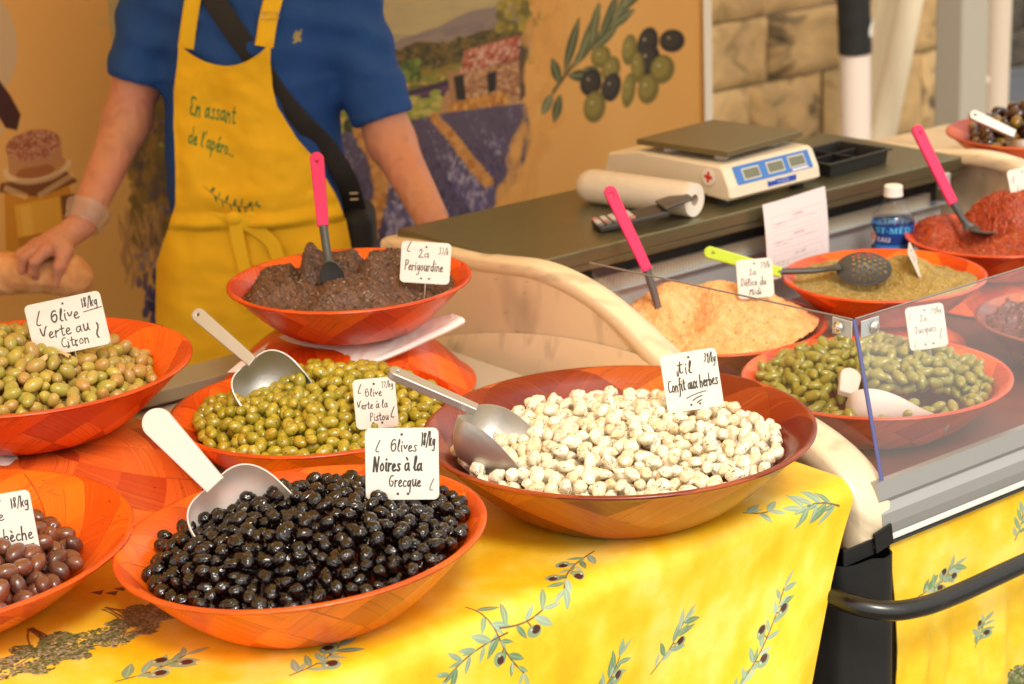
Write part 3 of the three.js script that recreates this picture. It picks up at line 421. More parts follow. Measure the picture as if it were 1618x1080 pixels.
const tones = (t, list, o) => list.map((c) => std(c, o.roughness ?? 0.3, { map: t[Math.floor(rnd() * t.length)], ...o }));
{
  seed = 5; const t = [skinTex([176, 164, 78], [196, 176, 96], 0, [], 301, 14), skinTex([168, 160, 70], [188, 152, 98], 0, [], 302, 26)];
  fill(bCitron, 'citron', { heap: dome(bCitron.B, 0.014, 0.05, 0.185, -0.05, 0.0), r: 0.0079, spread: 0.12, name: 'green_olive', label: 'smooth green olive in the raised left bowl behind the lemon olive price card', group: 'olives in the lemon olive bowl', massLabel: 'smooth green olives lying deeper in the raised left bowl', mats: tones(t, [[0.82, 0.82, 0.62], [0.95, 0.94, 0.74], [0.92, 0.8, 0.72], [0.74, 0.76, 0.5], [0.94, 0.88, 0.62], [0.96, 0.76, 0.7]], { roughness: 0.34, clearcoat: 0.4, clearcoatRoughness: 0.25 }), seedN: 1001 });
}
{
  const fc = ['#5a4016', '#4a3a14', '#6b4a1c', '#3c3410']; seed = 6; const t = [31, 32, 33].map((k) => skinTex([172, 158, 44], [194, 174, 70], 40, fc, k + 300));
  fill(bPistou, 'pistou', { heap: dome(bPistou.B, 0.014, 0.046, 0.165, 0.01, -0.025), r: 0.0075, spread: 0.1, name: 'herbed_olive', label: 'yellow green olive flecked with brown herbs in the middle table bowl', group: 'olives in the pistou bowl', massLabel: 'herb-flecked yellow green olives lying deeper in the middle bowl', mats: tones(t, [[0.76, 0.73, 0.52], [0.84, 0.8, 0.58], [0.68, 0.68, 0.44], [0.8, 0.7, 0.46], [0.88, 0.84, 0.64]], { roughness: 0.28, clearcoat: 0.6, clearcoatRoughness: 0.18 }), seedN: 1002 });
}
{
  const wrinkle = dataTex(256, 128, (u, v) => { const a = Math.abs(tileNoise(u, v, 9, 4, 3)), b = Math.abs(tileNoise(u, v, 20, 8, 2)); const g = Math.min(1, a * 3.2) * 0.7 + Math.min(1, b * 3) * 0.3; return [g, g, g]; });
  seed = 8; const t = [skinTex([34, 18, 16], [60, 30, 26], 0, [], 341), skinTex([26, 16, 18], [44, 22, 20], 0, [], 342)];
  fill(bBlack, 'black', { heap: dome(bBlack.B, 0.01, 0.045, 0.172, 0.018, 0.006, 0.9), r: 0.0073, spread: 0.18, name: 'black_olive', label: 'shiny wrinkled black olive in the front bowl with the white plastic scoop', group: 'olives in the black olive bowl', massLabel: 'shiny black olives lying deeper in the front bowl', variants: 5, mats: tones(t.concat(), [[0.2, 0.16, 0.15], [0.3, 0.2, 0.18], [0.16, 0.14, 0.15], [0.5, 0.26, 0.2], [0.22, 0.18, 0.18]], { roughness: 0.2, specularIntensity: 0.45, clearcoat: 0.9, clearcoatRoughness: 0.03, bumpMap: wrinkle, bumpScale: 0.00035 }), seedN: 1003 });
}
{
  const fc = ['#5a3c1a', '#6b4420', '#46301a', '#7a5428']; seed = 9; const t = [51, 52, 53, 54].map((k, i) => skinTex([250, 240, 214], [255, 250, 234], [34, 56, 84, 20][i], fc, k + 300));
  fill(bGarlic, 'garlic', { heap: dome(bGarlic.B, 0.019, 0.03, 0.2, -0.004, 0.012, 0.6), r: 0.0077, spread: 0.24, name: 'garlic_clove', label: 'white garlic clove speckled with herbs in the large red brown bowl', group: 'garlic cloves in the large bowl', massLabel: 'herb-speckled white garlic cloves lying deeper in the large bowl', variants: 6,  mats: tones(t, [[0.86, 0.84, 0.78], [0.9, 0.88, 0.84], [0.86, 0.76, 0.6], [0.9, 0.86, 0.78], [0.88, 0.85, 0.8], [0.88, 0.8, 0.68]], { roughness: 0.36, clearcoat: 0.45, clearcoatRoughness: 0.25 }), seedN: 1004 });
}
{
  seed = 10; const t = [skinTex([124, 80, 62], [150, 98, 72], 0, [], 361, 10), skinTex([106, 68, 56], [132, 86, 68], 0, [], 362, 10)];
  fill(bBeche, 'beche', { heap: dome(bBeche.B, 0.014, 0.034, 0.17, -0.02, 0.03, 1.2), r: 0.0092, spread: 0.09, name: 'brown_olive', label: 'plump brown olive in the bowl at the lower left edge', group: 'olives in the brown olive bowl', massLabel: 'plump brown olives lying deeper in the lower left bowl', mats: tones(t, [[0.6, 0.5, 0.48], [0.72, 0.58, 0.52], [0.5, 0.42, 0.42], [0.66, 0.5, 0.44]], { roughness: 0.3, clearcoat: 0.6, clearcoatRoughness: 0.18 }), seedN: 1005 });
}
{
  seed = 12; const t = [skinTex([156, 150, 58], [178, 168, 80], 0, [], 371, 12), skinTex([142, 140, 50], [166, 156, 66], 0, [], 372, 8)];
  fill(bLucq, 'lucques', { keepOut: (p) => new THREE.Line3(P(1.772, 0.872, 1.60), P(1.868, 0.864, 1.528)).closestPointToPoint(p, true, V(0, 0, 0)).distanceTo(p) < 0.0275, heap: dome(bLucq.B, 0.012, 0.042, 0.165, 0.0, -0.02), r: 0.0074, spread: 0.12, name: 'long_olive', label: 'long bright green olive in the bowl behind the front pane', group: 'long green olives behind the pane', massLabel: 'long green olives lying deeper in the bowl behind the pane', mats: tones(t, [[0.74, 0.74, 0.5], [0.84, 0.82, 0.58], [0.68, 0.7, 0.46], [0.86, 0.8, 0.6]], { roughness: 0.32, clearcoat: 0.5, clearcoatRoughness: 0.22 }), min: 4, seedN: 1006 });
}
{
  seed = 13; const t = [skinTex([60, 30, 34], [88, 42, 44], 0, [], 381), skinTex([150, 120, 40], [172, 136, 54], 0, [], 382, 8)];
  fill(bMixed, 'mixed', { keepOut: (p) => new THREE.Line3(P(2.695, 0.99, 2.075), P(2.80, 0.98, 2.0)).closestPointToPoint(p, true, V(0, 0, 0)).distanceTo(p) < 0.036, heap: dome(bMixed.B, 0.008, 0.06, 0.16, 0.03, 0.0), r: 0.0105, spread: 0.1, name: 'mixed_olive', label: 'dark or yellow olive in the far bowl at the upper right edge', group: 'olives in the far mixed bowl', massLabel: 'mixed olives lying deeper in the far upper right bowl', mats: [...tones([t[0]], [[0.6, 0.42, 0.42], [0.35, 0.28, 0.3], [0.7, 0.45, 0.42]], { roughness: 0.22, clearcoat: 0.8, clearcoatRoughness: 0.12 }), ...tones([t[1]], [[0.62, 0.56, 0.4]], { roughness: 0.25, clearcoat: 0.7, clearcoatRoughness: 0.15 })], min: 3, seedN: 1007 });
}
// ---------------------------------------------------------------- spreads, heaped with a spoon
function grain(c0, c1, specks, seedN, n = 60) {
  return canvasTex(512, 512, (g, w, h) => {
    seed = seedN; const img = g.createImageData(w, h), d = img.data;
    for (let y = 0; y < h; y++) for (let x = 0; x < w; x++) { const t = clamp(0.5 + 0.7 * noise(x / 40, y / 40, seedN) + 0.55 * noise(x / 9, y / 9, seedN + 1) + 0.4 * noise(x / 3.3, y / 3.3, 2), 0, 1), i = 4 * (y * w + x); for (let c = 0; c < 3; c++) d[i + c] = lerp(c0[c], c1[c], t); d[i + 3] = 255; }
    g.putImageData(img, 0, 0);
    for (const [col, k, s] of specks) for (let i = 0; i < k; i++) { g.fillStyle = col; g.beginPath(); g.ellipse(rnd() * w, rnd() * h, rr(0.6, 1) * s, rr(0.3, 0.8) * s, rr(0, 3), 0, 7); g.fill(); }
  });
}
function spread(bw, name, label, cat, shape, mat, rough, crumb, n = 150, bits = null) {   // shape(r, t): metres above the rim; r to the right, t towards the viewer
  const B = bw.B, th = 0.0055, m = 300;
  const wall = (q) => { const s = q / B.R; return s < 0.5 ? th : th + (B.D) * ((s - 0.5) / 0.5) ** (1 / 0.74); };
  const h = (x, z) => { const r = x * CR.x + z * CR.z, t = x * CT.x + z * CT.z; return B.D + shape(r, t) + rough * (fbm(x * 34, z * 34, 3, 4) * 1.6) + crumb * (Math.abs(noise(x * 170, z * 170, 1)) + 0.7 * noise(x * 300, z * 300, 5) + 0.6 * noise(x * 520, z * 520, 8)); };
  const g = grid(n, m, (u, v) => { const f = v * 2 * Math.PI, q = 0.0005 + u * (B.R - 0.011), x = Math.cos(f) * q, z = Math.sin(f) * q; const y = h(x, z), w = wall(q) - 0.004; const jx = crumb * 0.9 * noise(x * 260, z * 260, 11), jz = crumb * 0.9 * noise(x * 260, z * 260, 17); return V(x + jx, Math.max(y, w), z + jz).applyMatrix4(B.frame); }, (u, v, q) => [(q.x + q.y * 0.6) / 0.14, (q.z + q.y * 0.9) / 0.14]);
  const o = solo(name, g, mat, label, cat);
  if (bits) {                                                // loose crumbs on the heap
    seed = 900 + bits.n; const p = g.attributes.position, nn = g.attributes.normal, geo = new THREE.IcosahedronGeometry(1, 1); { const q = geo.attributes.position; for (let i = 0; i < q.count; i++) { const k = 1 + 0.5 * noise(q.getX(i) * 1.7 + 3, q.getY(i) * 1.7, q.getZ(i) * 1.7); q.setXYZ(i, q.getX(i) * k, q.getY(i) * k, q.getZ(i) * k); } geo.computeVertexNormals(); }
    const im = new THREE.InstancedMesh(geo, std([1, 1, 1], 0.5, { clearcoat: 0.2, clearcoatRoughness: 0.3 }), bits.n), col = new THREE.Color(); let k = 0, guard = 0;
    while (k < bits.n && guard++ < bits.n * 60) { const u = Math.sqrt(rnd()) * 0.97, v = rnd(), i = Math.floor(u * n) * (m + 1) + Math.floor(v * m), c = V(p.getX(i), p.getY(i), p.getZ(i)), l = c.clone().applyMatrix4(B.frame.clone().invert()); if (l.y < wall(Math.hypot(l.x, l.z)) + 0.001) continue; const s = bits.s * rr(0.35, 1) ** 1.3; c.addScaledVector(V(nn.getX(i), nn.getY(i), nn.getZ(i)), s * 0.2); im.setMatrixAt(k, new THREE.Matrix4().compose(c, new THREE.Quaternion().setFromEuler(new THREE.Euler(rr(0, 6), rr(0, 6), rr(0, 6))), V(s * rr(0.8, 1.4), s * rr(0.6, 1), s))); const b = bits.c[Math.floor(rnd() * bits.c.length)]; col.setRGB(b[0], b[1], b[2]); im.setColorAt(k++, col); }
    im.count = k; im.name = 'crumbs'; im.userData.kind = 'stuff'; im.castShadow = im.receiveShadow = true; o.add(im);
  }
  return o;
}
const bump = (x, y, cx, cy, sx, sy, h, p = 2) => h * Math.exp(-((Math.abs((x - cx) / sx)) ** p + (Math.abs((y - cy) / sy)) ** p));
{
  const t = grain([88, 58, 40], [138, 98, 70], [['#c9a27c', 420, 2.2], ['#2a1a12', 900, 2.6], ['#a8724a', 500, 2.4]], 71); t.repeat.set(1, 1);
  spread(bPerig, 'brown_spread', 'coarse dark brown spread heaped in craggy lumps at the back', 'spread', (r, t) => { let s = -0.016 + bump(r, t, -0.082, 0.012, 0.04, 0.06, 0.03, 6) + bump(r, t, -0.024, -0.035, 0.046, 0.042, 0.038, 5) + bump(r, t, 0.052, -0.018, 0.042, 0.066, 0.042, 3) + bump(r, t, 0.005, 0.05, 0.045, 0.04, 0.024, 6); s -= bump(r, t, 0.016, -0.02, 0.008, 0.06, 0.022) + bump(r, t, -0.03, 0.022, 0.022, 0.012, 0.02) + bump(r, t, -0.066, -0.02, 0.008, 0.05, 0.03); return s; }, std([0.62, 0.55, 0.52], 0.6, { map: t, bumpMap: t, bumpScale: 0.0012, clearcoat: 0.12, clearcoatRoughness: 0.4 }), 0.0055, 0.0024, 230, { n: 2600, s: 0.0021, c: [[0.09, 0.046, 0.027], [0.13, 0.07, 0.042], [0.045, 0.024, 0.015], [0.18, 0.1, 0.06], [0.1, 0.055, 0.033], [0.24, 0.16, 0.1]] });
}
{
  const t = grain([236, 168, 104], [248, 200, 140], [['#c05a28', 260, 2.0], ['#f4d2a0', 400, 2.2], ['#a8542a', 160, 1.5]], 72);
  spread(bDelice, 'orange_spread', 'pale orange spread heaped in the bowl with the pink spoon nearest the scale', 'spread', (r, t) => -0.012 + bump(r, t, 0.0, -0.03, 0.11, 0.075, 0.055, 2.4) + bump(r, t, -0.085, 0.0, 0.045, 0.07, 0.022, 3) + bump(r, t, 0.045, 0.045, 0.09, 0.06, 0.03, 2.6) - bump(r, t, -0.045, 0.03, 0.026, 0.03, 0.034, 3), std([0.92, 0.86, 0.78], 0.5, { map: t, bumpMap: t, bumpScale: 0.0006, clearcoat: 0.15, clearcoatRoughness: 0.4 }), 0.006, 0.0018, 170, { n: 1500, s: 0.0019, c: [[0.72, 0.4, 0.18], [0.8, 0.5, 0.26], [0.66, 0.34, 0.14], [0.55, 0.2, 0.07], [0.82, 0.56, 0.32]] });
}
{
  const t = grain([156, 132, 70], [192, 168, 106], [['#6a5a22', 700, 2.2], ['#d8c48c', 500, 2.0], ['#4c3a18', 260, 1.8]], 73);
  spread(bOlive, 'olive_spread', 'grainy olive green spread under the slotted spoon', 'spread', (r, t) => -0.014 + bump(r, t, -0.03, -0.045, 0.075, 0.05, 0.02, 3) + bump(r, t, 0.045, -0.025, 0.03, 0.04, 0.02, 3) + bump(r, t, 0.075, 0.03, 0.06, 0.05, 0.014, 3) - bump(r, t, -0.02, 0.02, 0.03, 0.024, 0.01), std([0.8, 0.75, 0.62], 0.55, { map: t, bumpMap: t, bumpScale: 0.001, clearcoat: 0.15, clearcoatRoughness: 0.4 }), 0.004, 0.0017, 170, { n: 1500, s: 0.0017, c: [[0.3, 0.21, 0.06], [0.38, 0.28, 0.1], [0.22, 0.16, 0.04], [0.45, 0.34, 0.14]] });
}
{
  const t = grain([136, 42, 6], [182, 70, 16], [['#7a2410', 700, 2.4], ['#d88a4a', 200, 1.6], ['#e0a05a', 120, 1.3]], 74);
  spread(bRed, 'red_spread', 'brick red spread heaped high behind the pink spoon at the right', 'spread', (r, t) => -0.008 + bump(r, t, 0.035, -0.03, 0.075, 0.05, 0.062, 4) + bump(r, t, -0.085, -0.02, 0.03, 0.05, 0.03, 4) + bump(r, t, 0.05, 0.05, 0.09, 0.06, 0.022, 3) - bump(r, t, -0.032, 0.014, 0.036, 0.034, 0.04, 3), std([0.85, 0.74, 0.66], 0.5, { map: t, bumpMap: t, bumpScale: 0.001, clearcoat: 0.15, clearcoatRoughness: 0.35 }), 0.007, 0.0019, 180, { n: 1300, s: 0.002, c: [[0.3, 0.045, 0.008], [0.38, 0.075, 0.012], [0.2, 0.028, 0.006], [0.42, 0.14, 0.03]] });
  const t2 = grain([96, 26, 16], [140, 46, 24], [['#4a120c', 700, 2.6], ['#b0603a', 160, 1.6]], 75);
  spread(bDark, 'dark_red_spread', 'dark red chunky spread in the bowl behind the front pane', 'spread', (r, t) => -0.016 + bump(r, t, 0.01, 0, 0.1, 0.09, 0.03, 2), std([0.7, 0.55, 0.5], 0.45, { map: t2, clearcoat: 0.3, clearcoatRoughness: 0.3 }), 0.02, 0.0026, 110);
}
// lemon peel scraps among the olives
{
  const peel = std([0.74, 0.5, 0.24], 0.5, { transmission: 0.15, thickness: 0 }); seed = 77;
  for (const [r, t, y] of [[-0.075, -0.055, 0.04], [-0.05, -0.045, 0.043], [-0.095, -0.02, 0.042], [-0.03, 0.055, 0.024], [0.03, 0.06, 0.018], [0.055, 0.04, 0.02]]) { const g = sheet(8, 5, (u, v) => V((u - 0.5) * rr(0.02, 0.021) * 1.2, 0.003 * Math.sin(u * 4 + v * 3), (v - 0.5) * 0.011 * (1 - (2 * u - 1) ** 2 * 0.8)), 0.0012); const m = solo('lemon_peel', g, peel, 'curled yellow scrap of lemon peel among the lemon olives', 'lemon peel', 'lemon peel among the olives'); m.position.copy(P(0.937, 0.995 + y, 2.114).addScaledVector(CR, r).addScaledVector(CT, t)); m.rotation.set(rr(-0.5, 0.8), rr(0, 6), rr(-0.6, 0.6)); }
}

// ---------------------------------------------------------------- spoons and scoops
function barGeo(L, w0, w1, th, hole) {                       // along +x, wide face towards +z
  const s = new THREE.Shape(), a = w0 / 2, b = w1 / 2, e = 0.0016; s.moveTo(0, -b + e); s.lineTo(L - a, -a + e); s.absarc(L - a, 0, a - e, -Math.PI / 2, Math.PI / 2, false); s.lineTo(0, b - e); s.closePath();
  if (hole === 'tri') { const h = new THREE.Path(), c = L - a * 1.5, k = a * 0.62; h.moveTo(c + k * 0.9, k * 0.75); h.quadraticCurveTo(c + k * 0.2, 0, c + k * 0.9, -k * 0.75); h.lineTo(c + k * 0.3, -k * 0.7); h.quadraticCurveTo(c - k * 0.6, -k * 0.2, c - k * 1.3, 0); h.quadraticCurveTo(c - k * 0.6, k * 0.2, c + k * 0.3, k * 0.7); s.holes.push(h); }
  if (hole === 'round') { const h = new THREE.Path(); h.absarc(L - a, 0, a * 0.36, 0, 6.2832, true); s.holes.push(h); }
  const g = new THREE.ExtrudeGeometry(s, { depth: th - 2 * e * 0.9, bevelEnabled: true, bevelThickness: e * 0.9, bevelSize: e, bevelSegments: 3, curveSegments: 14 }); g.translate(0, 0, -(th - 2 * e * 0.9) / 2); return g;
}
const facing = (along, face) => { const x = along.clone().normalize(), z = face.clone().addScaledVector(x, -face.dot(x)).normalize(); return basis(x, V(0, 0, 0).crossVectors(z, x), z); };
const viewN = CT.clone().multiplyScalar(0.95).add(V(0, 0.3, 0)).normalize();
const greyNylon = std([0.06, 0.06, 0.058], 0.42), pink = std('#e8175e', 0.4), lime = std('#b4cc18', 0.4);
const dishGeo = (w, l, dp) => sheet(14, 20, (u, v) => { const f = v * 2 * Math.PI, q = u; return V(Math.cos(f) * l * q, -dp * (1 - q * q), Math.sin(f) * w * q); }, 0.0022);
function spoon(label, top, fer, head, col, headQ, o = {}) {
  const t = thing('serving_spoon', label, 'spoon'), along = top.clone().sub(fer), L = along.length();
  const h = part(t, 'handle', barGeo(L, o.w0 ?? 0.0175, o.w1 ?? 0.0145, 0.011, 'tri'), col); h.position.copy(fer); h.quaternion.copy(facing(along, viewN));
  const mid = fer.clone().lerp(head, 0.55).addScaledVector(along.clone().normalize(), -0.006);
  part(t, 'shaft', sweep([fer.clone().addScaledVector(along.clone().normalize(), 0.003), mid, head], (s) => [lerp(0.0058, 0.0048 + (o.flare ?? 0.006) * sm(s, 0.6, 1), s), lerp(0.005, 0.0035, s)], o.up ?? CT, 26, 14, false), greyNylon);
  const d = part(t, 'spoon_head', o.head ?? dishGeo(0.019, 0.028, 0.008), greyNylon); d.position.copy(head).add(o.off ?? V(0, 0, 0)); d.quaternion.copy(headQ); return t;
}
spoon('pink handled grey spoon standing upright in the dark brown spread', P(1.379, 1.166, 2.153), P(1.366, 1.077, 2.129), P(1.352, 1.026, 2.098), pink, aim(V(0.25, -0.9, -0.1), viewN), { off: V(0, -0.008, 0.004), head: dishGeo(0.0155, 0.024, 0.004) });
spoon('pink handled spoon leaning in the pale orange spread', P(1.801, 1.060, 2.075), P(1.819, 0.948, 2.018), P(1.818, 0.884, 1.992), pink, aim(V(0.25, -0.75, 0.3), viewN), { off: V(0.002, -0.016, 0), head: dishGeo(0.012, 0.018, 0.004) });
spoon('pink handled spoon leaning in the red spread at the right', P(2.358, 1.069, 2.002), P(2.378, 0.955, 1.943), P(2.388, 0.917, 1.918), pink, aim(CR.clone().add(V(0, -0.12, 0.1)), V(0, 1, 0)), { off: CR.clone().multiplyScalar(0.022).add(V(0, -0.004, 0)), head: dishGeo(0.017, 0.026, 0.009) });
{
  const W = 0.027, Lh = 0.039, NX = 78, NZ = 54, vx = [], ix = [], at = (i, j) => [(i / NX * 2 - 1) * Lh, (j / NZ * 2 - 1) * W];
  const solid = (i, j) => { const [x0, z0] = at(i, j), [x1, z1] = at(i + 1, j + 1), x = (x0 + x1) / 2, z = (z0 + z1) / 2; if ((x / Lh) ** 2 + (z / W) ** 2 > 1) return false; if (x < -0.018 || (x / (Lh - 0.004)) ** 2 + (z / (W - 0.0035)) ** 2 > 1) return true; const c = Math.round(x / 0.0074), oz = c % 2 ? 0.0037 : 0, hz = Math.round((z - oz) / 0.0074) * 0.0074 + oz; return (x - c * 0.0074) ** 2 + (z - hz) ** 2 > 0.0023 ** 2; };
  for (const lift of [0, -0.002]) for (let i = 0; i <= NX; i++) for (let j = 0; j <= NZ; j++) { const [x, z] = at(i, j), q = (x / Lh) ** 2 + (z / W) ** 2; vx.push(x, 0.012 - 0.017 * q + lift, z); }
  const M = (NX + 1) * (NZ + 1), id = (i, j) => i * (NZ + 1) + j; for (let i = 0; i < NX; i++) for (let j = 0; j < NZ; j++) { if (i >= 0 && !solid(i, j)) continue; const q = [id(i, j), id(i + 1, j), id(i + 1, j + 1), id(i, j + 1)]; ix.push(q[0], q[2], q[1], q[0], q[3], q[2], q[0] + M, q[1] + M, q[2] + M, q[0] + M, q[2] + M, q[3] + M); [[i - 1, j, 0, 3], [i + 1, j, 1, 2], [i, j - 1, 0, 1], [i, j + 1, 3, 2]].forEach(([a, b, u, v]) => { if (a < 0 || b < 0 || a >= NX || b >= NZ || !solid(a, b)) ix.push(q[u], q[v], q[u] + M, q[v], q[v] + M, q[u] + M); }); }
  const g = new THREE.BufferGeometry(); g.setAttribute('position', new THREE.Float32BufferAttribute(vx, 3)); g.setIndex(ix); g.computeVertexNormals();
  spoon('lime handled grey slotted spoon lying in the olive green spread', P(1.934, 0.951, 2.024), P(2.011, 0.918, 1.950), P(2.074, 0.924, 1.893), lime, aim(P(2.105, 0.912, 1.868).sub(P(2.04, 0.914, 1.93)), V(0, 0.75, 0).addScaledVector(CT, 0.8)), { off: P(2.095, 0.924, 1.867).sub(P(2.074, 0.924, 1.893)), head: g, up: V(0, 1, 0), flare: 0.012 });
}
// scoop: trough along +x, open towards +y
function scoopGeo(R, L, back, lip, t) { return sheet(44, 40, (u, v) => { const s = u < 0.35 ? back * (1 - Math.cos(u / 0.35 * Math.PI / 2)) : lerp(back, L, (u - 0.35) / 0.65); const r = u < 0.35 ? R * Math.sin(u / 0.35 * Math.PI / 2) ** 0.55 : R; const cut = sm(s, back * 0.7, L), a = lerp(1.75, lip, cut ** 1.15), f = (v - 0.5) * 2 * a; return V(s, -Math.cos(f) * Math.max(r, 0.0004) * (1 - 0.1 * cut), Math.sin(f) * Math.max(r, 0.0004) * (1 + 0.05 * cut)); }, t); }
function scoop(label, j, axis, up, R, L, back, lip, mat, handleEnd, hw0, hw1, hth, hole, face, drop = 0.45) {
  const t = thing('serving_scoop', label, 'scoop'), q = aim(axis, up), y = V(0, 1, 0).applyQuaternion(q), x = V(1, 0, 0).applyQuaternion(q);
  const b = part(t, 'scoop_body', scoopGeo(R, L, back, lip, 0.0014), mat); b.quaternion.copy(q); b.position.copy(j).addScaledVector(y, -R * drop).addScaledVector(x, -back * 0.05);
  const along = handleEnd.clone().sub(j), h = part(t, 'handle', barGeo(along.length() + 0.008, hw0, hw1, hth, hole), mat); h.position.copy(j).addScaledVector(along.clone().normalize(), -0.008); h.quaternion.copy(facing(along, face ?? viewN)); return t;
}
const castAlu = new THREE.MeshPhysicalMaterial({ color: new THREE.Color().setRGB(0.56, 0.55, 0.53), metalness: 0.92, roughness: 0.5, bumpMap: dataTex(128, 128, (u, v) => { const s = 0.5 + 0.5 * tileNoise(u, v, 30, 3, 3); return [s, s, s]; }), bumpScale: 0.0004 });
const whitePlastic = std([0.9, 0.84, 0.79], 0.5, { transmission: 0.4, thickness: 0 });
const dir = (r, y, t) => V(0, y, 0).addScaledVector(CR, r).addScaledVector(CT, t);
scoop('dull metal scoop pushed into the herb-flecked green olives', P(1.146, 0.985, 1.967), dir(0.62, -0.62, 0.45), dir(0.1, 0.55, 0.8), 0.042, 0.115, 0.04, 0.75, castAlu, P(1.127, 1.029, 2.05), 0.017, 0.0135, 0.008, 'round');
scoop('white plastic scoop stuck in the shiny black olives', P(0.907, 0.986, 1.651), dir(0.68, -0.55, 0.45), dir(0.1, 0.62, 0.75), 0.0505, 0.15, 0.045, 0.8, whitePlastic, P(0.874, 1.05, 1.702), 0.03, 0.021, 0.011, null);
scoop('dull metal scoop lying in the white garlic cloves', P(1.231, 0.979, 1.657), dir(0.85, -0.29, 0.36), dir(0.25, 0.9, -0.04), 0.05, 0.16, 0.03, 0.6, castAlu, P(1.172, 1.019, 1.718), 0.019, 0.0145, 0.0095, 'round', dir(0.3, 0.9, 0.15), 0.2);
scoop('small white plastic scoop resting on the long green olives behind the pane', P(1.766, 0.884, 1.598), dir(0.98, -0.1, 0.04), dir(0.05, 0.72, -0.6), 0.032, 0.122, 0.03, 0.7, whitePlastic, P(1.787, 0.9, 1.612), 0.026, 0.022, 0.01, null, viewN, 0.5);
scoop('small metal scoop in the far bowl of mixed olives', P(2.686, 0.998, 2.08), dir(0.97, -0.1, 0.06), dir(0.1, 0.9, -0.2), 0.042, 0.13, 0.03, 0.7, castAlu, P(2.644, 1.03, 2.13), 0.019, 0.015, 0.009, 'round', dir(0.2, 0.5, 0.8));

// ---------------------------------------------------------------- hand-written price cards
const GL = { a: '54;40,45 20,50 5,30 8,8 22,2 40,20 42,48;42,48 41,10 53,3', b: '48;8,95 6,50 6,4;7,35 25,50 42,32 36,8 18,0 6,8', c: '44;40,40 26,50 8,36 8,12 24,0 42,8', d: '52;40,42 20,50 5,30 9,6 24,1 40,20;40,98 41,30 44,0', e: '44;7,22 36,30 34,46 20,50 6,32 8,10 24,0 44,10', f: '36;40,86 30,96 20,80 20,20 16,-30 4,-36;4,46 38,50', g: '50;40,44 20,50 6,32 12,8 30,8 42,48;42,48 42,-20 30,-38 8,-30', h: '50;8,96 6,0;7,32 26,50 40,36 40,0', i: '22;10,50 8,10 18,2;11,70 12,73', k: '44;8,94 6,0;38,50 8,24 40,0', l: '30;6,20 26,70 22,96 12,80 9,20 16,2 28,6', m: '66;6,50 6,0;6,35 20,50 30,40 30,0;30,35 46,50 56,40 56,0', n: '48;6,50 6,0;6,32 24,50 38,38 39,0', o: '48;24,50 6,36 8,8 26,0 42,16 38,42 24,50', p: '50;8,50 6,-40;7,34 26,50 42,32 34,8 16,2', q: '50;40,44 20,50 6,30 14,4 32,10 42,48;42,48 40,-40', r: '34;6,50 7,0;7,30 18,48 32,46', s: '40;36,44 20,50 10,38 30,22 34,8 18,0 4,8', t: '38;18,80 16,12 26,0 38,8;2,54 36,56', u: '50;6,50 6,14 18,0 36,14 39,50;39,50 39,8 48,2', v: '42;4,50 18,0 38,50', x: '42;4,50 38,0;38,50 4,0', O: '62;46,86 26,96 6,64 8,20 30,0 54,20 54,54 34,66 20,50', V: '60;4,90 24,0 48,96 60,98', C: '56;50,84 30,94 8,60 8,24 30,0 54,14', L: '56;8,70 22,96 38,76 24,30 6,4 20,2 54,6', P: '52;10,90 8,0;9,90 40,94 50,68 30,46 10,44', N: '62;6,0 10,94;10,94 44,0;44,0 54,96', G: '58;50,84 30,94 8,60 8,24 30,0 52,16 52,44 30,44', D: '58;10,90 8,0;6,92 44,80 52,40 32,6 6,2', M: '70;6,0 12,94 32,30 54,96 62,0', A: '64;10,30 6,0 20,-12 36,96;36,96 34,20 44,10 60,20;16,70 54,76', E: '54;50,86 24,96 10,74 26,54 8,30 16,4 50,8', 1: '24;10,80 18,94 16,0', 2: '48;6,74 24,94 40,72 6,2 46,4', 3: '46;6,90 36,90 20,58 40,34 24,2 4,10', 8: '46;40,84 20,94 8,74 38,30 24,0 6,20 32,62 40,84', 9: '46;40,80 20,94 6,70 24,50 40,80 38,20 24,-4', '/': '36;34,98 4,-10', "'": '16;8,96 6,80', ' ': '26;', '.': '16;6,2 7,4', '(': '40;34,100 4,30 10,4 30,10', ')': '40;20,100 34,80 6,26 22,4' };
const ACC = { 'à': ['a', '14,82 26,68'], 'è': ['e', '14,82 26,68'], 'é': ['e', '18,66 32,84'] };
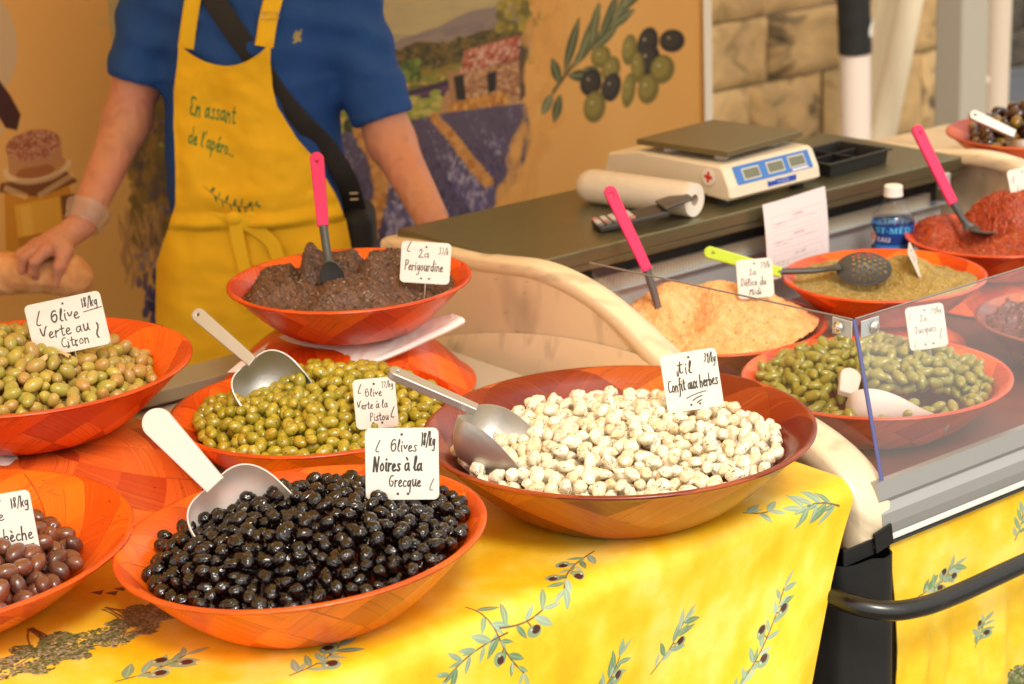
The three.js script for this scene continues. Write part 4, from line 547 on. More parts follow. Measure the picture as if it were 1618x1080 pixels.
function write(g, text, x, y, size, { fit = 0, ang = 0, slant = 0.08, lw = 0.1, col = '#3a332c', squeeze = 1 } = {}) {
  g.save(); g.translate(x, y); g.rotate(ang); g.strokeStyle = col; g.lineCap = g.lineJoin = 'round'; let cx = 0, tw = 0; for (const ch of text) tw += (Number((GL[(ACC[ch] ?? [ch])[0]] ?? GL.o).split(';')[0]) + 8) * squeeze * size / 100; if (fit && tw > fit) squeeze *= fit / tw;
  for (const ch of text) {
    const [b, acc] = ACC[ch] ?? [ch], [w, ...st] = (GL[b] ?? GL.o).split(';'); if (acc) st.push(acc); const dy = rr(-2, 2), sc = size / 100 * rr(0.94, 1.06);
    for (const s of st) { if (!s) continue; const p = s.split(' ').map((q) => { const [a, c] = q.split(',').map(Number); return [cx + (a * squeeze + c * slant + rr(-1, 1)) * sc, -(c + dy) * sc]; }); g.lineWidth = size * lw * rr(0.85, 1.15); g.beginPath(); g.moveTo(...p[0]); for (let i = 1; i < p.length - 1; i++) g.quadraticCurveTo(...p[i], ...(i < p.length - 2 ? [(p[i][0] + p[i + 1][0]) / 2, (p[i][1] + p[i + 1][1]) / 2] : p[i + 1])); if (p.length === 2) g.lineTo(...p[1]); g.stroke(); }
    cx += (Number(w) + 8) * squeeze * size / 100;
  }
  g.restore(); return cx;
}
const cardMat = (draw, w, h) => std([0.78, 0.76, 0.73], 0.4, { clearcoat: 0.3, clearcoatRoughness: 0.3, map: canvasTex(512, Math.round(512 * h / w), (g, W, H) => { g.fillStyle = '#fbf8f2'; g.fillRect(0, 0, W, H); for (let i = 0; i < 14; i++) { g.fillStyle = `rgba(170,150,130,${rr(0.02, 0.07)})`; g.beginPath(); g.ellipse(rnd() * W, rnd() * H, rr(10, 70), rr(4, 26), rr(0, 3), 0, 7); g.fill(); } draw(g, W, H); }) });
const wire = new THREE.MeshPhysicalMaterial({ color: new THREE.Color().setRGB(0.7, 0.68, 0.64), metalness: 1, roughness: 0.3 }), pinMat = std([0.07, 0.055, 0.045], 0.5);
function card(label, pos, w, h, roll, draw, { yaw = 0, tilt = 12, near = 0 } = {}) {
  if (near) { const d = camera.position.clone().sub(pos).normalize(); pos = pos.clone().addScaledVector(d, near); }
  seed = Math.round(pos.x * 9000 + pos.z * 700);
  const t = thing('price_card', label, 'price card', pos); t.rotation.set(0, (-38 + yaw) * D2R, 0); t.rotateX(-tilt * D2R); t.rotateZ(roll * D2R);
  const sh = new THREE.Shape(), r = 0.0055, a = w / 2, b = h / 2; sh.moveTo(-a + r, -b); sh.lineTo(a - r, -b); sh.absarc(a - r, -b + r, r, -Math.PI / 2, 0); sh.lineTo(a, b - r); sh.absarc(a - r, b - r, r, 0, Math.PI / 2); sh.lineTo(-a + r, b); sh.absarc(-a + r, b - r, r, Math.PI / 2, Math.PI); sh.lineTo(-a, -b + r); sh.absarc(-a + r, -b + r, r, Math.PI, Math.PI * 1.5);
  const g = new THREE.ExtrudeGeometry(sh, { depth: 0.0012, bevelEnabled: true, bevelThickness: 0.0002, bevelSize: 0.0002, bevelSegments: 1, curveSegments: 6 }), p = g.attributes.position, uv = g.attributes.uv; for (let i = 0; i < p.count; i++) uv.setXY(i, p.getX(i) / w + 0.5, p.getY(i) / h + 0.5);
  part(t, 'card', g, cardMat(draw, w, h));
  const pin = new THREE.CylinderGeometry(0.0013, 0.0013, 0.0026, 10).rotateX(Math.PI / 2); for (const [x, y] of [[0, b - 0.006], [-0.0045, -b + 0.006], [0.0055, -b + 0.006]]) { const m = part(t, 'pin', pin, pinMat); m.position.set(x, y, 0.0008); }
  part(t, 'wire_spike', sweep([V(0.001, -b + 0.008, -0.0016), V(0.001, -b - 0.035, -0.0016)], () => [0.0006, 0.0006], V(0, 0, 1), 2, 8, false), wire); return t;
}
const wr = (g, W, H) => (text, x, y, size, fit, o = {}) => write(g, text, W * x, H * y, size, { fit: W * fit, ...o });   // x, y, fit in parts of the card
card('wide price card reading Olive Verte au Citron, standing in the raised left bowl', P(0.981, 1.037, 2.086), 0.088, 0.062, 9.5, (g, W, H) => { const t = wr(g, W, H); t('Olive', 0.3, 0.42, 92, 0.38, { slant: 0.12 }); t('Verte au', 0.12, 0.68, 88, 0.66, { squeeze: 1.1 }); t('Citron', 0.36, 0.9, 72, 0.38); t('18/kg', 0.73, 0.25, 70, 0.22, { lw: 0.12 }); g.lineWidth = 6; g.beginPath(); g.moveTo(W * 0.74, H * 0.33); g.lineTo(W * 0.99, H * 0.3); g.stroke(); t('(', 0.1, 0.43, 100, 1); t(')', 0.82, 0.86, 100, 1); }, { near: 0.02 });
card('price card reading La Perigourdine, standing in the brown spread', P(1.443, 1.032, 2.017), 0.062, 0.0515, -6.0, (g, W, H) => { const t = wr(g, W, H); t('La', 0.34, 0.38, 96, 0.24, { col: '#6a5648' }); t('Perigourdine', 0.08, 0.7, 112, 0.84, { squeeze: 0.6, col: '#5a4638' }); t('33/k', 0.75, 0.28, 78, 0.21, { col: '#7a6a5c' }); t('(', 0.1, 0.27, 120, 1, { col: '#6a5648' }); }, { near: 0.02 });
card('price card reading Olive Verte à la Pistou, standing in the middle bowl', P(1.218, 0.948, 1.815), 0.0475, 0.0565, 2.5, (g, W, H) => { const t = wr(g, W, H); t('Olive', 0.26, 0.36, 112, 0.42); t('Verte à la', 0.05, 0.6, 108, 0.74); t('Pistou', 0.33, 0.85, 112, 0.46); t('22/kg', 0.67, 0.2, 84, 0.29); t('(', 0.1, 0.29, 115, 1); t('(', 0.82, 0.82, 130, 1); }, { near: 0.015 });
card('largest near price card, reading Olives Noires à la Grecque, above the black olives', P(1.058, 0.991, 1.537), 0.0715, 0.0705, -2.0, (g, W, H) => { const t = wr(g, W, H); t('Olives', 0.34, 0.33, 92, 0.37); t('Noires à la', 0.1, 0.6, 112, 0.68, { lw: 0.12 }); t('Grecque', 0.31, 0.82, 96, 0.45); t('18/kg', 0.76, 0.25, 104, 0.2); t('(', 0.13, 0.34, 92, 1); t('(', 0.86, 0.88, 88, 1, { col: '#8a7f76' }); });
card('price card at the left edge ending in the word bèche, above the brown olives', P(0.749, 0.941, 1.785), 0.061, 0.066, 7, (g, W, H) => { const t = wr(g, W, H); t('Olive', 0.06, 0.4, 100, 0.48); t('la bèche', 0.2, 0.74, 118, 0.74); t('18/kg', 0.66, 0.24, 92, 0.3, { lw: 0.12 }); g.lineWidth = 6; g.beginPath(); g.moveTo(W * 0.7, H * 0.83); g.lineTo(W * 0.93, H * 0.81); g.moveTo(W * 0.76, H * 0.84); g.quadraticCurveTo(W * 0.82, H * 0.93, W * 0.84, H * 0.82); g.stroke(); });
card('price card reading Ail Confit aux herbes, standing in the garlic', P(1.469, 0.974, 1.560), 0.0625, 0.065, 6.5, (g, W, H) => { const t = wr(g, W, H); t('Ail', 0.24, 0.38, 128, 0.3, { lw: 0.09 }); t('Confit aux herbes', 0.06, 0.66, 124, 0.9, { ang: -0.04 }); t('39/kg', 0.76, 0.22, 92, 0.21, { ang: 0.1 }); g.strokeStyle = '#4a423a'; g.lineCap = 'round'; for (const [x0, y0, x1, y1, l] of [[0.36, 0.79, 0.72, 0.71, 10], [0.47, 0.84, 0.64, 0.78, 12], [0.54, 0.89, 0.62, 0.85, 12]]) { g.lineWidth = l; g.beginPath(); g.moveTo(W * x0, H * y0); g.quadraticCurveTo(W * (x0 + x1) / 2, H * (y1 + 0.01), W * x1, H * y1); g.stroke(); } });
card('price card reading La Délice du Midi, between the orange and the olive green spread', P(1.912, 0.938, 1.901), 0.049, 0.053, 2.5, (g, W, H) => { const t = wr(g, W, H); t('La', 0.34, 0.4, 95, 0.2); t('Délice du', 0.09, 0.68, 118, 0.72); t('Midi', 0.3, 0.92, 112, 0.36); t('39/k', 0.67, 0.24, 90, 0.28); });
card('price card reading La Lucques, behind the front pane', P(1.927, 0.925, 1.612), 0.0485, 0.0555, 6.5, (g, W, H) => { const t = wr(g, W, H); t('La', 0.34, 0.36, 100, 0.2, { lw: 0.08 }); t('Lucques', 0.18, 0.62, 108, 0.56, { lw: 0.08 }); t('39/kg', 0.66, 0.22, 84, 0.28, { lw: 0.08 }); t(')', 0.78, 0.8, 130, 1, { lw: 0.07 }); t('(', 0.1, 0.93, 90, 1, { lw: 0.07 }); t(')', 0.06, 0.3, 95, 1, { lw: 0.07 }); });
card('price card turned edge on in the olive green spread', P(2.159, 0.927, 1.830), 0.046, 0.044, 6, (g, W, H) => wr(g, W, H)('La', 0.3, 0.5, 110, 0.3), { yaw: 74, tilt: 24 });
card('price card cut by the right edge above the red spread', P(2.475, 0.976, 1.886), 0.05, 0.05, 8, (g, W, H) => { const t = wr(g, W, H); t('(', 0.12, 0.4, 110, 1); t('(', 0.2, 0.75, 110, 1); }, { yaw: 14 });

// ---------------------------------------------------------------- on the steel worktop
{
  const t = thing('weighing_scale', 'beige shop scale with blue display panel and steel platter', 'scale', P(2.163, YT, 2.245)); t.rotation.y = 1.5 * D2R;
  const shell = std([0.78, 0.68, 0.54], 0.42), w = 0.2, s = new THREE.Shape([[0.128, 0.014], [0.134, 0.018], [0.132, 0.03], [0.119, 0.055], [0.113, 0.058], [-0.06, 0.058], [-0.125, 0.047], [-0.135, 0.02], [-0.1, 0.016], [-0.07, 0.026], [0.06, 0.026], [0.09, 0.016]].map((p) => new THREE.Vector2(...p)));
  const g = new THREE.ExtrudeGeometry(s, { depth: w - 0.012, bevelEnabled: true, bevelThickness: 0.006, bevelSize: 0.004, bevelSegments: 4, curveSegments: 6 }); g.rotateY(-Math.PI / 2); g.translate(w / 2 - 0.006, 0, 0); part(t, 'housing', g, shell);
  const steel = new THREE.MeshPhysicalMaterial({ color: new THREE.Color().setRGB(0.24, 0.21, 0.12), metalness: 0.8, roughness: 0.42 });
  const pl = sub(t, 'platter'); part(pl, 'tray', merged([box(0.186, 0.003, 0.178, 0.0012, 0, 0.0795, 0.018), box(0.186, 0.008, 0.002, 0.0008, 0, 0.0762, 0.106), box(0.002, 0.008, 0.178, 0.0008, -0.092, 0.0762, 0.018), box(0.002, 0.008, 0.178, 0.0008, 0.092, 0.0762, 0.018), box(0.186, 0.008, 0.002, 0.0008, 0, 0.0762, -0.07)]), steel); pl.rotation.y = 5 * D2R;
  const foot = new THREE.CylinderGeometry(0.011, 0.012, 0.014, 16); for (const [x, z] of [[-0.06, -0.03], [0.06, -0.03], [-0.06, 0.07], [0.06, 0.07]]) { const m = part(pl, 'support', foot, shell); m.position.set(x, 0.066, z); }
  for (const [x, z] of [[-0.08, -0.1], [0.08, -0.1], [-0.08, 0.105], [0.08, 0.105]]) { const m = part(t, 'foot', foot, std([0.02, 0.02, 0.02], 0.7)); m.position.set(x, 0.0075, z); }
  const dp = sub(t, 'display_panel'); dp.position.set(0.002, 0.0455, 0.1293); dp.rotation.x = -27 * D2R;
  part(dp, 'blue_plate', box(0.166, 0.029, 0.0016, 0.0007), std('#3f78c8', 0.35));
  for (const [x, y] of [[-0.049, -0.0018], [0.004, 0], [0.052, 0.002]]) { part(dp, 'lcd_frame', box(0.037, 0.0185, 0.001, 0.0004, x, y * 0.4, 0.0009), std([0.62, 0.6, 0.5], 0.4)); part(dp, 'lcd_screen', box(0.033, 0.0145, 0.0012, 0.0004, x, y * 0.4, 0.0012), std([0.17, 0.18, 0.125], 0.18)); }
  part(dp, 'white_strip', box(0.036, 0.003, 0.001, 0.0003, 0.054, -0.0118, 0.0009), std([0.8, 0.78, 0.74], 0.4));
  part(t, 'maker_label', box(0.062, 0.0085, 0.001, 0.0003, 0.012, 0, 0), std([1, 1, 1], 0.4, { map: canvasTex(256, 36, (g, w, h) => { g.fillStyle = '#2450b8'; g.fillRect(0, 0, w, h); g.fillStyle = '#dfe8f6'; seed = 3; g.strokeStyle = '#dfe8f6'; g.lineWidth = 3; g.beginPath(); for (let x = 84; x < 190; x += 4) g.lineTo(x, 20 + rr(-6, 6)); g.stroke(); g.fillRect(6, 0, 60, 5); g.fillRect(120, 0, 60, 3); }) })).position.set(0, 0.0245, 0.1385);
  const cr = sub(t, 'cross_sticker'); part(cr, 'disc', new THREE.CylinderGeometry(0.0095, 0.0095, 0.0006, 28).rotateZ(Math.PI / 2), std([0.85, 0.8, 0.74], 0.5)); part(cr, 'red_cross', merged([box(0.0007, 0.0125, 0.004, 0.0002), box(0.0009, 0.004, 0.0125, 0.0002)]), std('#d8301c', 0.5)); cr.scale.setScalar(1.35); cr.position.set(-0.1015, 0.043, 0.094); cr.rotation.x = 0.1;
}
{
  const t = thing('bag_roll', 'clear wrapped roll of white plastic bags lying beside the scale', 'bag roll', P(1.996, YT + 0.0262, 2.107)), ax = P(1.957, 0, 2.305).sub(P(1.996, 0, 2.107)), q = aim(ax, V(0, 1, 0)), film = std([0.76, 0.68, 0.58], 0.22, { clearcoat: 0.6, clearcoatRoughness: 0.12, transmission: 0.12, thickness: 0 });
  const r = grid(60, 40, (u, v) => { const f = v * 6.2832, rad = 0.026 * (u < 0.03 ? 0.94 + 2 * u : 1) + 0.0006 * noise(u * 22, Math.cos(f) * 2, Math.sin(f) * 2) * (u > 0.4 ? 1 : 0.5) - (u > 0.9 ? 0.006 * ((u - 0.9) / 0.1) ** 2 : 0); return V(u * 0.205, Math.cos(f) * rad, Math.sin(f) * rad); }); const body = part(t, 'film_roll', r, film); body.quaternion.copy(q);
  const e = part(t, 'roll_end', new THREE.RingGeometry(0.0085, 0.0246, 40, 6).rotateY(-Math.PI / 2), std([0.82, 0.78, 0.7], 0.6)); e.quaternion.copy(q); const c = part(t, 'core_tube', new THREE.CylinderGeometry(0.0085, 0.0085, 0.06, 30, 1, true).rotateZ(Math.PI / 2).translate(0.03, 0, 0), std([0.45, 0.36, 0.26], 0.8)); c.quaternion.copy(q);
  for (const rr0 of [0.012, 0.0165, 0.0205]) { const k = part(t, 'film_layer', new THREE.TorusGeometry(rr0, 0.0004, 6, 44).rotateY(Math.PI / 2), std([0.7, 0.64, 0.55], 0.6)); k.quaternion.copy(q); }
}
{
  const t = thing('calculator', 'dark calculator propped against the roll of plastic bags', 'calculator', P(1.897, YT + 0.012, 2.138)), dark = std([0.035, 0.032, 0.03], 0.45); t.rotation.set(0, -0.46, 0.14);
  part(t, 'case', merged([box(0.105, 0.009, 0.052, 0.003)]), dark); part(t, 'lid', box(0.046, 0.004, 0.05, 0.0015, 0.07, 0.004, 0).rotateZ(0.1), std([0.05, 0.052, 0.056], 0.3));
  const key = box(0.0085, 0.004, 0.0075, 0.001), km = [std([0.5, 0.46, 0.42], 0.5), std([0.16, 0.15, 0.15], 0.5), std([0.5, 0.2, 0.16], 0.5)]; for (let i = 0; i < 5; i++) for (let j = 0; j < 4; j++) part(t, 'key', key, km[(i * 3 + j) % 5 ? (j === 3 ? 1 : 0) : 2]).position.set(-0.048 + i * 0.0118, 0.0055, -0.017 + j * 0.0115);
}
{
  const t = thing('black_tray', 'shallow black plastic tray lying behind the scale', 'tray', P(2.385, YT, 2.19)), m = std([0.014, 0.014, 0.014], 0.42); t.rotation.y = 0.05;
  const W = 0.075, Dp = 0.052, H = 0.022; part(t, 'tray_shell', merged([box(2 * W - 0.02, 0.003, 2 * Dp - 0.012, 0.001, 0, 0.0016, 0), ...[[-1, 0], [1, 0]].map(([s]) => box(0.003, H, 2 * Dp - 0.008, 0.001).rotateZ(-s * 0.25).translate(s * (W - 0.007), H / 2, 0)), ...[-1, 1].map((s) => box(2 * W - 0.01, H, 0.003, 0.001).rotateX(s * 0.15).translate(0, H / 2 + 0.0005, s * (Dp - 0.003)))]), m);
  part(t, 'rim', merged([box(2 * W + 0.008, 0.003, 0.006, 0.001, 0, H, Dp), box(2 * W + 0.008, 0.003, 0.006, 0.001, 0, H, -Dp), box(0.006, 0.0032, 2 * Dp - 0.005, 0.001, W, H, 0), box(0.006, 0.0032, 2 * Dp - 0.005, 0.001, -W, H, 0)]), m); part(t, 'divider', box(0.003, H - 0.006, 2 * Dp - 0.012, 0.001, 0.008, H / 2, 0), m); part(t, 'divider', box(2 * W - 0.018, H - 0.008, 0.003, 0.001, 0, H / 2, -0.012), m);
}
{
  const W = 0.136, H = 0.118, g = sheet(20, 10, (u, v) => V((u - 0.5) * W, (v - 0.5) * H, 0.004 * Math.sin(v * 2.4) + 0.0016 * Math.sin(u * 5)), 0.0004);
  const map = canvasTex(768, 666, (g2, w, h) => {
    g2.fillStyle = '#f6eff0'; g2.fillRect(0, 0, w, h); seed = 88; g2.strokeStyle = '#b9aeb4'; g2.lineWidth = 2; for (const [y0, y1] of [[128, 250], [290, 420], [462, 590]]) g2.strokeRect(84, y0, 600, y1 - y0);
    g2.lineCap = 'round'; const scrawl = (x0, x1, y, k, col, lw) => { g2.strokeStyle = col; g2.lineWidth = lw; g2.beginPath(); for (let x = x0; x < x1; x += 4) { if (rnd() < 0.16) { g2.moveTo(x + 5, y); continue; } g2.lineTo(x, y + rr(-k, k)); } g2.stroke(); };
    for (const y of [150, 312, 486]) { scrawl(330, 470, y, 8, '#7c5a62', 3.5); g2.fillStyle = '#7c5a62'; g2.fillRect(328, y + 13, 144, 2); scrawl(98, 200, y + 44, 6, '#4a3a42', 3.4); scrawl(206, 640, y + 44, 5, '#6a5a62', 2.2); scrawl(98, 260, y + 70, 5, '#6a5a62', 2.2); }
  });
  const t = solo('paper_notice', g, std([0.88, 0.83, 0.84], 0.75, { map }), 'white printed ingredient notice propped against the steel worktop', 'notice'); t.position.copy(P(2.168, 0.925, 2.068)); t.rotation.set(-0.07, 0.0, 0.035);
}
{
  const t = thing('water_bottle', 'small clear water bottle with blue label and white cap', 'bottle', P(2.345, 0.8, 2.032)), v2 = (x, y) => new THREE.Vector2(x, y), R = 0.0325;
  const pet = new THREE.MeshPhysicalMaterial({ color: 0xffffff, transmission: 1, thickness: 0, roughness: 0.03, ior: 1.45 });
  const pr = [v2(0.0001, 0.004), v2(R * 0.7, 0.002), v2(R * 0.95, 0.004), v2(R, 0.012), v2(R, 0.05), v2(R, 0.085), v2(R, 0.117), v2(R * 1.015, 0.1195), v2(R * 0.985, 0.122), v2(R * 1.0, 0.1245), v2(R * 0.96, 0.1275), v2(R * 0.86, 0.132), v2(R * 0.66, 0.140), v2(R * 0.46, 0.148), v2(0.0125, 0.153), v2(0.0125, 0.162)];
  part(t, 'bottle_wall', new THREE.LatheGeometry(pr, 48), pet);
  part(t, 'water', new THREE.LatheGeometry([v2(0.0001, 0.006), v2(R * 0.9, 0.007), v2(R - 0.0012, 0.014), v2(R - 0.0012, 0.118), v2(R - 0.0022, 0.1225), v2(0.0001, 0.1225)], 48), new THREE.MeshPhysicalMaterial({ color: 0xffffff, transmission: 1, thickness: 0, roughness: 0, ior: 1.33 }));
  part(t, 'cap', merged([new THREE.CylinderGeometry(0.0142, 0.0146, 0.014, 36).translate(0, 0.166, 0), new THREE.CylinderGeometry(0.0128, 0.0142, 0.0016, 36).translate(0, 0.1738, 0), new THREE.CylinderGeometry(0.0149, 0.0149, 0.003, 36).translate(0, 0.1595, 0)]), std([0.84, 0.8, 0.74], 0.45));
  const lab = canvasTex(1024, 256, (g, w, h) => { g.fillStyle = '#153a86'; g.fillRect(0, 0, w, h); for (const x0 of [0, 512]) { g.fillStyle = '#2f7fd0'; g.fillRect(x0 + 190, 190, 300, 46); g.fillStyle = '#d9d9dc'; g.beginPath(); g.arc(x0 + 100, 130, 92, 0, 7); g.fill(); g.fillStyle = '#e8806a'; g.font = 'bold 46px sans-serif'; g.fillRect(x0 + 10, 92, 190, 54); g.fillStyle = '#f8efe8'; g.font = 'bold 32px sans-serif'; g.fillText('CRISTALINE', x0 + 12, 131); g.fillStyle = '#58c0ee'; g.font = 'bold 74px serif'; g.fillText('ST-MÉDARD', x0 + 196, 76); g.fillStyle = '#c9c2d6'; g.font = 'bold 60px sans-serif'; g.fillText('EAU', x0 + 210, 160); g.fillStyle = '#9fd0f0'; g.font = '34px sans-serif';  } });
  part(t, 'paper_label', new THREE.CylinderGeometry(R + 0.0006, R + 0.0006, 0.042, 56, 1, true).translate(0, 0.097, 0).rotateY(0.2), std([1, 1, 1], 0.4, { map: lab }));
}
// napkins under the raised bowls
{
  const nap = std([0.84, 0.75, 0.7], 0.9);
  const t = thing('napkin', 'pale pink paper napkin sticking out from under the bowl of brown spread', 'napkin');
  const at = (r, tt, y) => V(0, y, 0).addScaledVector(CR, r).addScaledVector(CT, tt);
  const outer = new THREE.CatmullRomCurve3([P(1.235, 0.898, 2.175), P(1.272, 0.906, 2.128), P(1.305, 0.914, 2.088), P(1.322, 0.9155, 2.055), P(1.338, 0.9155, 2.03), P(1.385, 0.924, 2.016), P(1.43, 0.933, 2.013), P(1.468, 0.9395, 2.013), P(1.496, 0.944, 2.018)]), inner = new THREE.CatmullRomCurve3([P(1.33, 0.933, 2.17), P(1.33, 0.9335, 2.11), P(1.36, 0.9335, 2.07), P(1.41, 0.9345, 2.055), P(1.45, 0.942, 2.06), P(1.492, 0.948, 2.04)]);
  part(t, 'sheet', sheet(90, 16, (u, v) => { const f = v * v * sm(u, 0.0, 0.1) * (1 - sm(u, 0.42, 0.5)); return inner.getPoint(u).lerp(outer.getPoint(u), v).add(at(0, 0.0045 * noise(u * 26, 1, 2) * f, 0.0025 * noise(u * 34, v * 3, 5) * v + 0.0012 * Math.sin(v * 9 + u * 7) * v + 0.004 * Math.sin(v * Math.PI))); }, 0.0012), nap);
  part(t, 'folded_edge', sweep([0.47, 0.55, 0.65, 0.75, 0.85, 0.94, 1].map((u) => outer.getPoint(u).add(V(0, 0.0015, 0))), (q) => [lerp(0.004, 0.0085, q), lerp(0.003, 0.006, q)], V(0, 1, 0), 40, 14), nap);
  const c2 = P(0.927, 0.913, 2.10), t2 = solo('napkin', sheet(30, 10, (u, v) => { const f = lerp(-0.9, 0.55, u), R0 = lerp(0.06, 0.127 + 0.01 * Math.sin(u * 11) + 0.004 * Math.sin(u * 37), v); return at(Math.sin(f) * R0 - 0.045, Math.cos(f) * R0, 0.003 - 0.016 * v ** 2 + 0.002 * Math.sin(u * 30) * v); }, 0.0008), nap, 'pale paper napkin peeping out from under the bowl of lemon olives', 'napkin'); t2.position.copy(c2);
}
// ---------------------------------------------------------------- printed banner that closes the back of the stall
{
  const A = -0.6, B = 3.02, Y0 = 0.3, Y1 = 2.2, W = 2048, H = 1075;
  const map = canvasTex(W, H, (g) => {
    seed = 55; const X = (a) => (a - A) / (B - A) * W, Y = (y) => (Y1 - y) / (Y1 - Y0) * H, k = W / (B - A), pt = (l) => { g.beginPath(); l.forEach(([a, y], i) => i ? g.lineTo(X(a), Y(y)) : g.moveTo(X(a), Y(y))); g.closePath(); };
    const poly = (c, l) => { g.fillStyle = c; pt(l); g.fill(); };
    g.fillStyle = '#e2ac5e'; g.fillRect(0, 0, W, H);
    const dabs = (n, fn) => { for (let i = 0; i < n; i++) { const [a, y, c, w, h, r] = fn(i); g.fillStyle = c; g.beginPath(); g.ellipse(X(a), Y(y), w * k, h * k, r ?? 0, 0, 7); g.fill(); } };
    const pick = (l) => l[Math.floor(rnd() * l.length)];
    // painted landscape, brushed on: sky, mountain, hills, fields
    poly('#b9a878', [[1.62, 1.75], [2.50, 1.75], [2.50, 1.1], [1.62, 1.1]]);
    dabs(500, () => [rr(1.6, 2.56), rr(1.1, 1.75), pick(['rgba(196,178,128,.35)', 'rgba(178,164,126,.35)', 'rgba(205,176,116,.3)']), rr(0.02, 0.06), rr(0.006, 0.014), 0]);
    poly('#8f7f78', [[2.10, 1.075], [2.18, 1.104], [2.24, 1.116], [2.30, 1.122], [2.36, 1.138], [2.40, 1.146], [2.49, 1.146], [2.56, 1.12], [2.56, 1.04], [2.10, 1.04]]);
    dabs(160, () => [rr(2.12, 2.54), rr(1.06, 1.12), pick(['rgba(150,134,122,.4)', 'rgba(126,110,110,.4)', 'rgba(160,140,116,.3)']), rr(0.012, 0.03), rr(0.003, 0.006), -0.12]);
    poly('#5a4b22', [[1.70, 1.06], [1.9, 1.09], [2.18, 1.082], [2.26, 1.104], [2.34, 1.09], [2.42, 1.104], [2.54, 1.1], [2.54, 1.03], [1.7, 1.03]]);
    dabs(900, () => [rr(1.68, 2.53), rr(1.03, 1.095), pick(['#4c421c', '#635424', '#7a6028', '#3f3a1a', '#6a5c2e']), rr(0.004, 0.011), rr(0.003, 0.007)]);
    dabs(500, () => [rr(1.68, 2.4), rr(1.0, 1.05), pick(['#7d8030', '#8f8a34', '#6a7028', '#a08a3c', '#97702f']), rr(0.01, 0.024), rr(0.002, 0.005)]);
    dabs(60, () => [rr(2.225, 2.26), rr(1.035, 1.066), pick(['#5d7028', '#7c8a34', '#465a20']), rr(0.004, 0.009), rr(0.004, 0.008)]);
    for (let i = 0; i < 16; i++) { g.strokeStyle = pick(['#54365a', '#6b4a70', '#432c44', '#7c5c78']); g.lineWidth = rr(3, 7); g.beginPath(); g.moveTo(X(1.68), Y(1.036 - i * 0.0035)); g.quadraticCurveTo(X(2.1), Y(1.024 - i * 0.002), X(2.34), Y(0.985 + i * 0.0022)); g.stroke(); }
    dabs(500, () => [rr(1.68, 2.32), rr(0.945, 1.0), pick(['#99a03c', '#b0ac50', '#848c34', '#c0b060']), rr(0.006, 0.016), rr(0.003, 0.007)]);
    dabs(60, () => [rr(2.09, 2.19), rr(0.95, 1.0), pick(['#465420', '#5a6a28', '#36421c']), rr(0.008, 0.016), rr(0.008, 0.02)]);
    dabs(220, () => [rr(2.51, 2.60), rr(1.02, 1.75), pick(['rgba(128,116,40,.8)', 'rgba(150,132,50,.7)', 'rgba(106,98,36,.7)']), rr(0.006, 0.016), rr(0.005, 0.012)]); dabs(200, () => [rr(2.47, 2.56), rr(1.09, 1.45), pick(['#87782a', '#9c8a34', '#6e6424', '#b0983e']), rr(0.006, 0.014), rr(0.005, 0.011)]);
    // stone hut
    poly('#b98a5a', [[2.300, 0.955], [2.325, 1.0], [2.338, 1.0], [2.338, 0.955]]);
    poly('#a87a52', [[2.330, 1.034], [2.374, 1.036], [2.38, 0.952], [2.336, 0.952]]); poly('#2c2018', [[2.345, 1.024], [2.37, 1.026], [2.374, 0.975], [2.35, 0.978]]); poly('#b0805a', [[2.374, 1.028], [2.518, 1.034], [2.518, 0.950], [2.378, 0.950]]); poly('#5e4734', [[2.517, 1.075], [2.535, 1.055], [2.53, 0.96], [2.516, 0.95]]);
    dabs(420, () => [rr(2.376, 2.515), rr(0.952, 1.03), pick(['#c09468', '#9c6c46', '#8a5c3c', '#d0a67c', '#a8785a']), rr(0.003, 0.007), rr(0.002, 0.004)]); poly('#221a14', [[2.432, 1.018], [2.457, 1.02], [2.453, 0.982], [2.433, 0.98]]);
    poly('#a8553c', [[2.362, 1.028], [2.380, 1.072], [2.520, 1.084], [2.516, 1.036]]); dabs(420, (i) => { const u = rnd(), v = Math.floor(rnd() * 7) / 7; return [lerp(2.366, 2.514, u) + v * 0.012, lerp(1.031, 1.074, v) + u * 0.009, pick(['#c0745c', '#8e3f2c', '#d6a48e', '#b4583e', '#d9b8a4']), 0.005, 0.0026, -0.3]; });
    dabs(160, () => [rr(2.33, 2.48), rr(0.945, 0.968), pick(['#c98a3a', '#d8a24c', '#b8752e']), rr(0.004, 0.009), rr(0.006, 0.013)]);
    // rows of lavender with sandy paths
    poly('#5a4d66', [[1.66, 0.955], [2.1, 0.955], [2.32, 0.957], [2.53, 0.945], [2.545, 0.87], [2.5, 0.79], [2.42, 0.74], [1.66, 0.66]]);
    dabs(5200, () => { let a = rr(1.6, 2.57), y = rr(0.64, 0.957); if (a > 2.56 - (0.95 - y) * 0.55 - rr(0, 0.05) || a < 1.62 + rr(0, 0.06)) return [a, -9, '#000', 0, 0]; const s = clamp((0.96 - y) / 0.25, 0.2, 1), row = Math.sin((a - 2.3) / (0.35 + s) * 34 + y * 22); return [a, y, pick(row > 0 ? ['#6d6390', '#857ba4', '#9c95b0', '#5c5284', '#aaa4b8'] : ['#463c62', '#3a3050', '#564870', '#62587e']), rr(0.003, 0.008) * s, rr(0.006, 0.017) * s, rr(-0.5, 0.5)]; });
